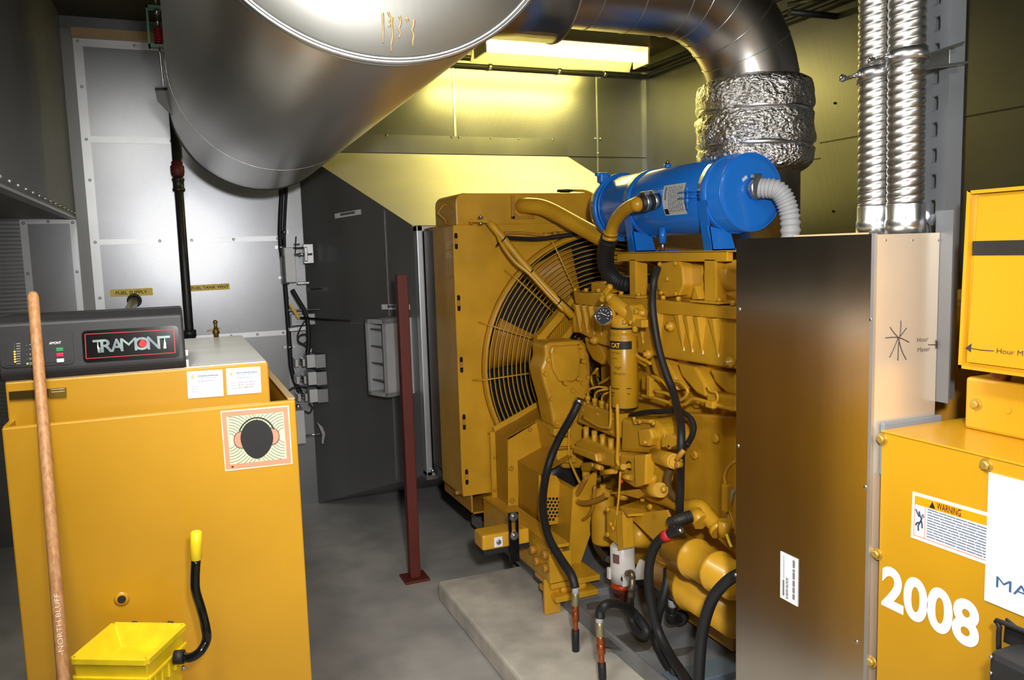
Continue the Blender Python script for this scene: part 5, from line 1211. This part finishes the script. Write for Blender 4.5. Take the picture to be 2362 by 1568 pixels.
# starters
def vpaxis(px0, py0, px1, X, r, prof, nm):
    p0 = at(px0, py0, X=X); L = p0.y - at(px1, py0, X=X).y
    mk(nm, B().lathe([(a * r, d * L) for a, d in prof], p0, (0, -1, 0), 32), YEL2, EN); return p0, L
ST = vpaxis(1556, 1262, 1700, 1.46, .058, [(.82, 0), (1, .02), (1, .32), (1.12, .33), (1.12, .37), (1.0, .38), (1.0, .68), (1.1, .7), (1.1, .74), (.98, .75), (.98, .97), (.6, 1), (.01, 1)], 'starter_motor')
vpaxis(1524, 1300, 1705, 1.58, .085, [(.6, 0), (1, .05), (1, .45), (1.08, .46), (1.08, .49), (1, .5), (1, 1), (.01, 1)], 'starter_body')
mk('starter_bracket', xp([(1530, 1290), (1548, 1296), (1562, 1340), (1545, 1345)], 1.54, .06, bev=.004), YEL2, EN)
b = xt([(1500, 1140), (1540, 1152), (1578, 1168), (1612, 1168), (1634, 1192), (1660, 1222), (1692, 1252)], 1.60, .026, n=16)
mk('coolant_line', b, YEL2, EN)
mk('line_nut', B().cyl(at(1604, 1185, X=1.57), at(1620, 1205, X=1.57), .032, n=6), YEL2, EN)
mk('line_flange', B().cyl(at(1655, 1215, X=1.57), at(1662, 1225, X=1.57), .034, n=18).cyl(at(1672, 1200, X=1.56), at(1672, 1236, X=1.56), .022, n=16), YEL2, EN)
mk('oil_pan', xp([(1556, 1318), (1600, 1340), (1690, 1400), (1690, 1506), (1590, 1436), (1562, 1416)], 1.68, .4, bev=.006), YEL2, EN)
mk('pan_flange', xp([(1520, 1290), (1690, 1395), (1690, 1420), (1520, 1312)], 1.655, .06, bev=.003), YEL2, EN)
mk('oil_pan_front', B().box(1.72, 2.55, .2, 2.2, 3.2, .42, .02), YEL2, EN)
bolts('block_plug', [(1655, 1010), (1606, 1048), (1590, 1000), (1584, 962), (1652, 935), (1612, 930)], 1.77, .018, .016)
# yellow fuel tubes over the head
mk('fuel_rail', xt([(1478, 912), (1510, 918), (1556, 932), (1580, 932), (1600, 920), (1640, 930), (1690, 944), (1699, 940)], 1.64, .007), YEL2, EN)
mk('fuel_tube', xt([(1502, 866), (1520, 872), (1536, 888), (1548, 905)], 1.62, .005), YEL2, EN)
mk('fuel_tube', xt([(1545, 878), (1570, 882), (1586, 900), (1580, 916), (1564, 922), (1540, 908), (1510, 902)], 1.62, .0065), YEL2, EN)
mk('fuel_tube', xt([(1632, 890), (1640, 902), (1652, 905), (1656, 920), (1648, 930)], 1.64, .005), YEL2, EN)
mk('fuel_tube', xt([(1466, 762), (1464, 800), (1470, 820), (1490, 832), (1500, 838)], 1.58, .0065), YEL2, EN)
for q, hh in (((1500, 890), (.01, .012, .04)), ((1556, 930), (.01, .02, .012)), ((1640, 932), (.01, .02, .012))): mk('rail_clip', B().obox(at(*q, X=1.63), (X_, Y_, Z_), hh, .003), YEL2, EN)
mk('head_tube', xt([(1378, 850), (1365, 870), (1370, 888), (1392, 880), (1408, 870)], 1.66, .006), YEL2, EN)
mk('drain_tube', xt([(1354, 1098), (1338, 1128), (1328, 1146), (1334, 1158), (1352, 1160), (1380, 1152), (1402, 1140)], 1.50, .011, n=12), YELD, EN)
mk('drain_tube', xt([(1372, 1120), (1368, 1168), (1350, 1195), (1318, 1204)], 1.52, .007), YELD, EN)
# wiring at the right edge of the block
mk('harness', xt([(1698, 1062), (1680, 1078), (1672, 1100), (1676, 1125)], 1.62, .006), YEL2, EN)
mk('harness_wires', B().tube([at(x, y, X=1.62) for x, y in ((1676, 1172), (1682, 1195), (1692, 1225))], .003).tube([at(x, y, X=1.62) for x, y in ((1680, 1172), (1690, 1200), (1694, 1215))], .003), YEL2, EN)
mk('connector', B().obox(at(1677, 1148, X=1.62), (X_, Y_, Z_), (.012, .014, .045), .004), YEL2, EN)
mk('harness_wrap', xt([(1692, 1130), (1686, 1160), (1676, 1205)], 1.63, .007), mat('clear_loom', (150, 144, 130), .4), EN)
mk('yellow_wire', xt([(1676, 1232), (1684, 1255), (1688, 1262)], 1.55, .005), mat('bright_yellow', (250, 222, 30), .4), EN)
# bundle of small yellow wires at the starter
for i in range(6):
    o = i * 3
    mk('starter_wire', xt([(1556 - o * .6, 1215 + o * .5), (1530 + o, 1240 + o), (1515 + o * 2, 1262 + o), (1510 + o * 1.5, 1285 - o), (1540 + o, 1300 - o * 2), (1565, 1262 + o)], 1.44, .0032), YELD, EN)

# ---------------------------------------------------------------- bracket table and blue separator
t = thing('separator_bracket', at(1540, 690, X=1.66), 'yellow two-legged bracket table carrying the blue cylinder', 'bracket')
b0, b1 = at(1426, 590, X=1.66), at(1680, 586, X=1.66); zt_ = b1.z + .012
mk('table_top', B().box(1.655, b1.y, zt_ - .036, 1.68, b0.y, zt_, .003).box(1.655, b1.y - .1, zt_ - .005, 1.95, b0.y, zt_), YEL2, t)
for xa, xb, yb in ((1455, 1468, 680), (1628, 1652, 692)):
    ya_, yb_ = at(xa, 640, X=1.66).y, at(xb, 640, X=1.66).y; zb_ = at(xa, yb, X=1.66).z
    mk('leg', B().box(1.655, yb_, zb_, 1.665, ya_, zt_ - .03).box(1.665, (ya_ + yb_) / 2 - .004, zb_, 1.72, (ya_ + yb_) / 2 + .004, zt_ - .03), YEL2, t)
    mk('foot', B().box(1.63, yb_ - .05, zb_ - .008, 1.72, ya_ + .05, zb_, .002), YEL2, t)
    mk('foot_bolt', B().hexb((1.65, yb_ - .03, zb_), Z_, .01, .012), YEL2, t)
BX, BZc, BR, BY0, BY1 = 1.80, 1.716, .130, 2.215, 3.10
BS = thing('air_separator', (BX, 2.65, zt_), 'bright blue horizontal cylinder with a white data sticker on top of the engine', 'separator')
p0 = V((BX, BY0, BZc)); L = BY1 - BY0
mk('shell', B().lathe([(.001, 0), (BR * .8, .0), (BR - .004, .002), (BR, .006), (BR, L), (BR - .01, L + .03), (.001, L + .04)], p0, Y_, 64), BLUE, BS)
mk('weld_bead', B().ring(p0 + Y_ * .003, Y_, BR - .002, .0028, 64, 6), BLUE, BS)
mk('cap_rim', B().lathe([(BR, 0), (BR + .014, 0), (BR + .014, .03), (BR, .03)], p0 + Y_ * (L - .06), Y_, 64, True).ring(p0 + Y_ * (L - .075), Y_, BR + .003, .004, 64, 6), BLUE, BS)
for yy in (at(1625, 480, X=1.68).y, at(1450, 500, X=1.68).y):
    mk('band', B().lathe([(BR, -.024), (BR + .004, -.024), (BR + .004, .024), (BR, .024)], (BX, yy, BZc), Y_, 64, True), BLUE, BS)
    fw = .075
    mk('saddle', B().prism([(BX - BR - .004, yy - .024, BZc - .02), (BX - BR - .004, yy + .024, BZc - .02), (BX - fw - .03, yy + .024, zt_ + .0), (BX - fw - .03, yy - .024, zt_ + .0)], (.004, 0, 0)).box(BX - fw - .03, yy - .024, zt_, BX + .1, yy + .024, zt_ + .004).prism([(BX - fw - .03, yy - .024, zt_), (BX - BR, yy - .024, zt_ + .085), (BX - .03, yy - .024, BZc - BR + .002), (BX - .01, yy - .024, zt_)], (0, .003, 0)), BLUE, BS)
yy = at(1598, 460, X=1.67).y
b = B()
for z in (-.008, .012): b.box(BX - BR - .03, yy - .03, BZc + z, BX - BR + .02, yy + .045, BZc + z + .003)
mk('band_clasp', b, BLUE, BS)
mk('clasp_bolt', B().cyl((BX - BR - .022, yy, BZc - .045), (BX - BR - .022, yy, BZc + .03), .004, n=8).hexb((BX - BR - .022, yy, BZc + .015), Z_, .009, .012).hexb((BX - BR - .022, yy, BZc - .025), Z_, .009, .016), BLUE, BS)
q = at(1540, 400, X=BX); mk('top_plug', B().cyl((BX, q.y, BZc + BR - .002), (BX, q.y, BZc + BR + .016), .014, n=14), BLUE, BS); mk('top_plug_cap', B().hexb((BX, q.y, BZc + BR + .016), Z_, .009, .012), BRASS, BS)
q = at(1539, 560, X=BX - .06); mk('drain_plug', B().cyl((BX - .08, q.y, zt_ + .03), (BX - .08, q.y, BZc - BR + .03), .014, n=14), BLUE, BS); mk('drain_bolt', B().hexb((BX - .08, q.y, zt_), Z_, .009, .03), ZINC, BS)
mk('rim_lug', B().obox((BX - .085, BY1 - .03, BZc + BR - .005), (X_, Y_, Z_), (.022, .02, .022), .008).cyl((BX - .12, BY1 - .03, BZc + BR + .01), (BX - .05, BY1 - .03, BZc + BR + .0), .008, n=8), BLUE, BS)
# data sticker wrapped on the side
ya_, yb_ = at(1528, 460, X=1.67).y, at(1578, 460, X=1.67).y
def wrap(b, a0, a1, y0, y1, rr_, n=8):
    vs = []
    for k in range(n + 1):
        a = math.radians(a0 + (a1 - a0) * k / n)
        for y in (y0, y1): vs.append((BX - rr_ * math.cos(a), y, BZc + rr_ * math.sin(a)))
    return b._add(vs, [(2 * k, 2 * k + 1, 2 * k + 3, 2 * k + 2) for k in range(n)], True)
STK = mat('sticker_grey', (196, 200, 200), .45)
mk('data_sticker', wrap(B(), -27, 22, ya_, yb_, BR + .0008), STK, BS, 'pale printed data sticker')
b = B(); r = random.Random(4); Ls = ya_ - yb_
for k in range(8):
    f = .27 + k * .085; a = -22
    while a < 18:
        w_ = r.uniform(3, 9); wrap(b, a, min(19, a + w_), ya_ - Ls * f, ya_ - Ls * (f + .035), BR + .0013, 2); a += w_ + 1.2
wrap(b, -2, 19, ya_ - Ls * .1, ya_ - Ls * .18, BR + .0013, 3)
mk('sticker_print', b, mat('faint_print', (120, 120, 122), .6), BS)
mk('sticker_block', wrap(B(), -25, -16, ya_ - Ls * .04, ya_ - Ls * .22, BR + .0014, 2), BLACK, BS)
mk('cap_tag', B().obox(p0 + V((-.03, -.001, .045)), ((.8, 0, .6), Y_, (-.6, 0, .8)), (.011, .0008, .005)), STK, BS)
# grey corrugated outlet hose
c0 = V((BX + .01, BY0, BZc + .012))
OH = thing('outlet_hose', c0, 'ribbed pale grey hose curving down from the end of the blue cylinder', 'hose')
pts = [c0 + V((0, -.03, 0)), c0 + V((.03, -.075, -.01)), c0 + V((.055, -.09, -.05)), c0 + V((.07, -.095, -.12)), c0 + V((.07, -.09, -.26))]
mk('ribbed_hose', B().tube(pts, lambda q: .031 + .0028 * math.sin(q * 120), 20, 24), GREYC, OH)
mk('hose_clamp', B().cyl(c0, c0 + V((.004, -.028, 0)), .037, n=24), ZINC, OH); mk('clamp_screw', B().obox(c0 + V((-.005, -.016, .04)), (X_, Y_, Z_), (.018, .008, .007), .002), ZINC, OH)
# yellow elbow and black breather hose from the side port
port = at(1516, 463, X=1.672)
BE = thing('breather_elbow', at(1405, 545, X=1.60), 'bright yellow elbow pipe clamped to the side of the blue cylinder', 'pipe')
q0 = at(1474, 470, X=1.585)
mk('coupling', B().cyl(q0, port, .0285, n=24), RUB, BE)
for f in (.3, .75):
    c_ = q0.lerp(port, f); d_ = (port - q0).normalized()
    mk('clamp_band', B().cyl(c_ - d_ * .009, c_ + d_ * .009, .0305, n=24), ZINC, BE); mk('clamp_screw', B().obox(c_ + Z_ * .034, (d_, d_.cross(Z_), Z_), (.012, .016, .007), .002), ZINC, BE)
mk('elbow', B().tube([at(1482, 469, X=1.60), at(1462, 472, X=1.58), at(1438, 487, X=1.585), at(1418, 512, X=1.595), at(1408, 540, X=1.60)], .0245, 18).ball(at(1470, 471, X=1.582), .028, n=8), YEL, BE)
mk('elbow_flange', B().cyl(at(1409, 535, X=1.60), at(1408, 540, X=1.60), .03, n=18).cyl(at(1407, 545, X=1.60), at(1406, 552, X=1.60), .03, n=18), YEL, BE)
t = thing('breather_hose', at(1400, 560, X=1.62), 'thick black ribbed hose curving down in front of the fan guard from the yellow elbow', 'hose')
mk('ribbed_hose', B().tube([at(1405, 550, X=1.605), at(1397, 585, X=1.63), at(1400, 618, X=1.66), at(1420, 645, X=1.70), at(1455, 656, X=1.74), at(1505, 650, X=1.80)], lambda q: .034 + .0015 * math.sin(q * 150), 18, 16), RUB, t)

# ---------------------------------------------------------------- fuel filter with priming pump and gauge
FX = 1.55; fz0, fz1 = at(1440, 940, X=FX).z, at(1440, 757, X=FX).z; fy_ = at(1440, 850, X=FX).y; fr_r = .0515
FF = thing('fuel_filter', (FX, fy_, fz0), 'tall yellow spin-on fuel filter canister with a black band', 'filter')
FP = V((FX, fy_, fz0)); hF = fz1 - fz0
mk('canister', B().lathe([(.001, .004), (.03, .002), (fr_r - .008, 0), (fr_r, .008), (fr_r, hF - .03), (fr_r - .003, hF - .026), (fr_r - .003, hF - .022), (fr_r, hF - .018), (fr_r, hF - .004), (fr_r - .004, hF)], FP, Z_, 40), YEL, FF)
mk('gasket', B().cyl((FX, fy_, fz1 - .001), (FX, fy_, fz1 + .004), fr_r - .002, n=32).lathe([(fr_r - .006, -.002), (fr_r - .001, .002), (fr_r - .001, .008)], FP, Z_, 32, True), BLACK, FF)
# the print faces the camera side
ang = math.atan2(-fy_, -FX) - .05
def fw(b, a0, a1, z0, z1, off=.0006, n=6):
    vs = []
    for k in range(n + 1):
        a = ang + math.radians(a0 + (a1 - a0) * k / n)
        for z in (z0, z1): vs.append((FX + (fr_r + off) * math.cos(a), fy_ + (fr_r + off) * math.sin(a), z))
    return b._add(vs, [(2 * k, 2 * k + 1, 2 * k + 3, 2 * k + 2) for k in range(n)], True)
zb1 = fz1 - hF * .145; zb0 = fz1 - hF * .245
mk('black_band', fw(B(), -88, 37, zb0, zb1, n=12), BLACK, FF)
mk('red_band', fw(B(), 74, 100, zb0, zb1, n=4), mat('filter_red', (120, 30, 20), .5), FF)
def wraptext(s, m, a0, zc, size, wid, off, shear=0, bold=0):
    o = text(s, 'lettering', m, FF, (0, 0, 0), X_, Z_, size, wid, bold, shear=shear)
    og = origin(FF); me = o.data; bm = bmesh.new(); bm.from_mesh(me); bmesh.ops.subdivide_edges(bm, edges=[e for e in bm.edges if e.calc_length() > .006], cuts=2); 
    for v_ in bm.verts:
        u = v_.co.x + og.x; z = v_.co.z + og.z; a = ang + math.radians(a0) + u / fr_r
        v_.co = V((FX + (fr_r + off) * math.cos(a), fy_ + (fr_r + off) * math.sin(a), z + zc)) - og
    bm.to_mesh(me); bm.free(); return o
wraptext('CAT', mat('print_yellow', (232, 190, 50), .4), -58, zb0 + hF * .018, hF * .062, .040, .0012, bold=.04)
FPM = mat('filter_print', (64, 46, 16), .5)
wraptext('Fuel Filter', FPM, -62, fz1 - hF * .30, .007, .045, .0008, .1)
wraptext('1R-0749', FPM, -60, fz1 - hF * .37, .006, .030, .0008, .1)
wraptext('High', FPM, -42, fz1 - hF * .50, .015, .030, .0008, .25)
wraptext('Efficiency', FPM, -50, fz1 - hF * .57, .013, .055, .0008, .25)
b = B()
for a, z, w_ in ((-66, .74, 46), (10, .735, 20), (-66, .80, 22), (-66, .84, 14), (14, .80, 10)): fw(b, a, a + w_, fz1 - hF * z, fz1 - hF * (z - .012), .0008, 3)
mk('small_print', b, FPM, FF)
t = thing('priming_pump', (FX, fy_, fz1 + .004), 'yellow filter head with slanted hand priming pump and a round chrome gauge', 'pump')
mk('filter_head', B().lathe([(.045, 0), (.048, .01), (.042, .035), (.03, .05)], (FX, fy_, fz1 + .003), Z_, 24).prism([at(x, y, X=FX - .02) for x, y in ((1418, 738), (1432, 708), (1452, 702), (1462, 722), (1460, 745), (1425, 750))], (.06, 0, 0), .008), YEL2, t)
for px in (1426, 1440, 1454): mk('head_bolt', B().cyl(at(px, 748, X=FX - .03), at(px, 738, X=FX - .03), .007, n=10), YEL2, t)
p0, p1, p2 = at(1452, 725, X=FX), at(1412, 692, X=FX - .03), at(1398, 676, X=FX - .04)
mk('pump_barrel', B().cyl(p0, p1, .026, n=24, bev=.003).cyl(p1, p1.lerp(p2, .6), .02, n=18).cyl(p1.lerp(p2, .5), p2, .012, n=14), YEL2, t)
d_ = (p2 - p1).normalized(); sd_ = d_.cross(V((-1, -.3, 0))).normalized()
mk('pump_knob', B().bar(p2 - sd_ * .032, p2 + sd_ * .03, .02, .022, d_, .006).ball(p2 - sd_ * .03, .013, n=6).ball(p2 + sd_ * .03, .013, n=6), YEL2, t)
g0 = at(1393, 727, X=FX - .075); ga = (V((0, 0, CAMH)) - g0).normalized(); ga = V((-.78, -.6, .05)).normalized(); 
mk('gauge_body', B().cyl(g0 - ga * .04, g0, .0385, n=28).cyl(g0 - ga * .05, g0 - ga * .04 - ga * .05, .014, n=14), YEL2, t)
mk('gauge_bezel', B().lathe([(.030, 0), (.0385, 0), (.0385, .004), (.034, .009), (.030, .009)], g0, ga, 32, True), CHROME, t, 'chrome bezel')
mk('gauge_face', B().cyl(g0, g0 + ga * .003, .031, n=28), mat('gauge_dark', (60, 62, 66), .2), t)
b = B(); gu = ga.cross(Z_).normalized(); gv = gu.cross(ga)
for k in range(9):
    a = math.radians(-40 + k * 32); d2 = gu * math.cos(a) + gv * math.sin(a); b.bar(g0 + ga * .0034 + d2 * .017, g0 + ga * .0034 + d2 * .024, .002, .0006, ga)
b.bar(g0 + ga * .004 - gu * .012, g0 + ga * .004 + (gu + gv * .8) * .012, .0022, .0006, ga)
mk('gauge_marks', b, WHITE, t)
mk('side_fittings', B().cyl(at(1466, 720, X=FX), at(1490, 722, X=FX + .02), .012, n=12).hexb(at(1470, 718, X=FX - .01), (-1, 0, 0), .012, .012).obox(at(1478, 745, X=FX), (X_, Y_, Z_), (.014, .03, .014), .003).cyl(at(1465, 745, X=FX), at(1465, 765, X=FX), .011, n=10), YEL2, t)
mk('base_bolts', B().hexb(at(1436, 950, X=FX + .02), Z_, .012, .02).hexb(at(1420, 948, X=FX + .03), Z_, .010, .02), YEL2, t)

# ---------------------------------------------------------------- white water separator
WX = 1.50; wy = at(1436, 1300, X=WX).y; wz1, wzm, wzb = at(1436, 1256, X=WX).z, at(1436, 1338, X=WX).z, at(1432, 1382, X=WX).z
WS = thing('water_separator', (WX, wy, wzb), 'white fuel water separator with an amber bowl, low on the engine', 'filter')
wr = .046
mk('body', B().lathe([(wr, 0), (wr + .001, .05), (wr, wz1 - wzm - .006), (wr - .006, wz1 - wzm)], (WX, wy, wzm), Z_, 36), mat('white_enamel', (214, 210, 204), .35), WS)
mk('mount_wing', B().prism([at(x, y, X=WX + .04) for x, y in ((1462, 1318), (1474, 1290), (1491, 1300), (1492, 1336), (1464, 1338))], (.012, 0, 0), .002), MATS['white_enamel'], WS)
mk('lugs', B().obox((WX - .045, wy + .02, wzm + .03), (X_, Y_, Z_), (.008, .01, .022), .003).obox((WX - .012, wy - .046, wzm + .022), (X_, Y_, Z_), (.018, .008, .024), .003), MATS['white_enamel'], WS)
mk('port', B().cyl((WX - .026, wy - .052, wzm + .028), (WX - .024, wy - .044, wzm + .028), .010, n=14), BLACK, WS)
AMB = mat('amber_bowl', (196, 64, 18), .12, 0, trans=.25)
mk('bowl', B().lathe([(.041, 0), (.041, -.03), (.036, -.055), (.022, -.072), (.001, -.076)], (WX - .002, wy, wzm - .002), Z_, 32), mat('bowl_dark', (70, 20, 12), .12), WS, 'dark red clear bowl')
mk('bowl_ring', B().lathe([(.0425, 0), (.0425, -.022), (.041, -.024)], (WX - .002, wy, wzm), Z_, 32, True), AMB, WS, 'amber ring')
mk('drain_cock', B().cyl((WX, wy, wzm - .075), (WX, wy, wzm - .10), .009, n=12).hexb((WX + .004, wy - .004, wzm - .11), Z_, .012, .014), BLACK, WS)
a_ = math.atan2(-wy, -WX); b = B(); vs = []
for k in range(7):
    a = a_ - .62 + .62 * k / 6 - .25
    for z in (.075, .108): vs.append((WX + (wr + .0012) * math.cos(a), wy + (wr + .0012) * math.sin(a), wzm + z * (wz1 - wzm) / .13))
b._add(vs, [(2 * k, 2 * k + 1, 2 * k + 3, 2 * k + 2) for k in range(6)], True); mk('label_plate', b, mat('maroon_label', (126, 92, 92), .4, .3), WS)
t = thing('drain_valve', at(1455, 1330, X=1.42), 'tarnished brass drain valve in front of the amber bowl', 'valve')
mk('elbow', B().tube([at(1448, 1322, X=1.44), at(1456, 1322, X=1.41), at(1459, 1334, X=1.41)], .012, 10), mat('nickel', (112, 102, 84), .4, .7), t)
mk('nuts', B().cyl(at(1459, 1332, X=1.41), at(1455, 1390, X=1.41), .011, n=12).hexb(at(1457, 1362, X=1.41), Z_, .0145, .02).hexb(at(1456, 1378, X=1.41), Z_, .0135, .02), MATS['nickel'], t)

# ---------------------------------------------------------------- hoses with fittings
def hanging(o, tops, X, sec):
    """crimped end: sections (y0, y1, radius, material, name) along one hanging line"""
    (x0, y0), (x1, y1) = tops
    for a, c, r_, m, nm in sec:
        f0, f1 = (a - y0) / (y1 - y0), (c - y0) / (y1 - y0)
        mk(nm, B().cyl(at(x0 + (x1 - x0) * f0, a, X=X), at(x0 + (x1 - x0) * f1, c, X=X), r_, n=14, bev=.001), m, o)
ORG = mat('orange_copper', (178, 92, 50), .4, .6)
h, _ = hose('thick black drain hose hanging from the gear housing to a copper fitting', [(1335, 928, 1.52), (1318, 962, 1.49), (1288, 1015, 1.46), (1266, 1070, 1.42), (1254, 1130, 1.36), (1253, 1180, 1.30), (1266, 1240, 1.262), (1294, 1290, 1.26), (1318, 1326, 1.26), (1327, 1356, 1.262)], .0165, n=14)
mk('hose_collar', B().cyl(at(1337, 920, X=1.53), at(1334, 932, X=1.52), .0195, n=16), ZINC, h)
hanging(h, ((1327, 1354), (1328, 1508)), 1.262, [(1354, 1369, .0125, GREYC, 'white_band'), (1367, 1396, .0135, mat('brass_zinc', (172, 166, 130), .35, .7), 'ferrule'), (1394, 1412, .0125, COPPER, 'fitting'), (1410, 1432, .0135, COPPER, 'fitting'), (1430, 1460, .009, ORG, 'tube'), (1452, 1508, .0135, RUB, 'end_cap')])
h, _ = hose('black looped drain hose lying over the grey pan with a copper fitting end', [(1384, 1426, 1.21), (1385, 1408, 1.215), (1398, 1394, 1.23), (1424, 1392, 1.30), (1458, 1410, 1.41), (1482, 1438, 1.42), (1492, 1458, 1.42), (1484, 1466, 1.42), (1468, 1452, 1.42), (1456, 1425, 1.42), (1453, 1392, 1.41)], .0155, n=14)
hanging(h, ((1382, 1424), (1390, 1566)), 1.21, [(1422, 1436, .0125, GREYC, 'white_band'), (1434, 1468, .0135, MATS['brass_zinc'], 'ferrule'), (1466, 1486, .0135, COPPER, 'fitting'), (1484, 1508, .0145, COPPER, 'fitting'), (1506, 1532, .0095, ORG, 'tube'), (1528, 1566, .0135, RUB, 'end_cap')])
h, _ = hose('long black battery cable with a red band near the starter', [(1572, 1222, 1.43), (1552, 1228, 1.42), (1528, 1240, 1.41), (1508, 1265, 1.41), (1497, 1310, 1.41), (1498, 1360, 1.42), (1508, 1420, 1.43), (1522, 1465, 1.44), (1548, 1515, 1.43), (1580, 1562, 1.39), (1600, 1600, 1.36)], .0165, n=14)
mk('red_band', B().cyl(at(1531, 1238, X=1.41), at(1545, 1231, X=1.418), .0185, n=16), mat('red_band', (200, 40, 44), .5), h, 'red band')
mk('lug', B().cyl(at(1560, 1226, X=1.42), at(1574, 1222, X=1.43), .009, n=10), ZINC, h)
hose('second black hose crossing behind the red-banded cable over the grey pan', [(1540, 1312, 1.52), (1538, 1345, 1.50), (1528, 1385, 1.48), (1517, 1425, 1.47), (1513, 1465, 1.47), (1524, 1505, 1.46), (1545, 1540, 1.44), (1558, 1548, 1.42)], .0155, n=14)
hose('thick black hose curving down beside the left edge of the steel cabinet', [(1712, 1320, 1.36), (1680, 1338, 1.34), (1650, 1370, 1.33), (1632, 1410, 1.325), (1620, 1460, 1.32), (1614, 1520, 1.31), (1610, 1600, 1.30)], .0165, n=14)
h, _ = hose('short black hose with a white band and dark elbow on the oil pan side', [(1556, 1315, 1.56), (1553, 1350, 1.55), (1551, 1385, 1.55)], .014)
hanging(h, ((1551, 1382), (1550, 1420)), 1.55, [(1382, 1398, .015, GREYC, 'white_band'), (1396, 1416, .013, IRON, 'ferrule')])
mk('elbow', B().tube([at(1550, 1412, X=1.55), at(1547, 1428, X=1.55), at(1556, 1430, X=1.58), at(1575, 1422, X=1.66)], .017, 14).cyl(at(1566, 1426, X=1.62), at(1574, 1422, X=1.65), .026, n=18), IRON, h)
hose('black hose from behind the canister to the white separator', [(1374, 1182, 1.56), (1368, 1215, 1.56), (1374, 1252, 1.55), (1388, 1278, 1.52), (1404, 1290, 1.48)], .013)
hose('long black cable running down the manifold past the filter to the starter', [(1517, 618, 1.63), (1508, 650, 1.60), (1505, 700, 1.60), (1510, 750, 1.60), (1521, 810, 1.60), (1538, 865, 1.60), (1552, 900, 1.60), (1562, 940, 1.57), (1571, 985, 1.50), (1571, 1040, 1.48), (1570, 1100, 1.52), (1568, 1180, 1.54), (1562, 1225, 1.60)], .0135)
hose('black cable branching left from the long cable under the filter', [(1455, 958, 1.60), (1490, 951, 1.60), (1530, 949, 1.60), (1564, 948, 1.61), (1588, 960, 1.62), (1600, 980, 1.62), (1597, 1004, 1.60), (1583, 1028, 1.56)], .010)
hose('thin black cable between the gear housing and the filter', [(1366, 838, 1.70), (1370, 866, 1.66), (1378, 895, 1.63), (1388, 912, 1.64)], .008)
def ribbed(label, pix, r, m):
    pts = [at(x, y, X=X) for x, y, X in pix]; t = thing('wire_loom', pts[0], label, 'loom', 'ribbed wire looms')
    mk('sleeve', B().tube(pts, lambda q: r * (1 + .10 * math.sin(q * 150)), 14, 20), m, t); return t
ribbed('brown ribbed wire loom hanging under the solenoid', [(1548, 1078, 1.50), (1541, 1100, 1.51), (1543, 1128, 1.53), (1560, 1152, 1.57)], .012, mat('loom_brown', (112, 88, 50), .5))
ribbed('black ribbed wire loom above the starter', [(1545, 1207, 1.46), (1568, 1198, 1.48), (1594, 1190, 1.52)], .019, mat('loom_black', (44, 42, 38), .5))
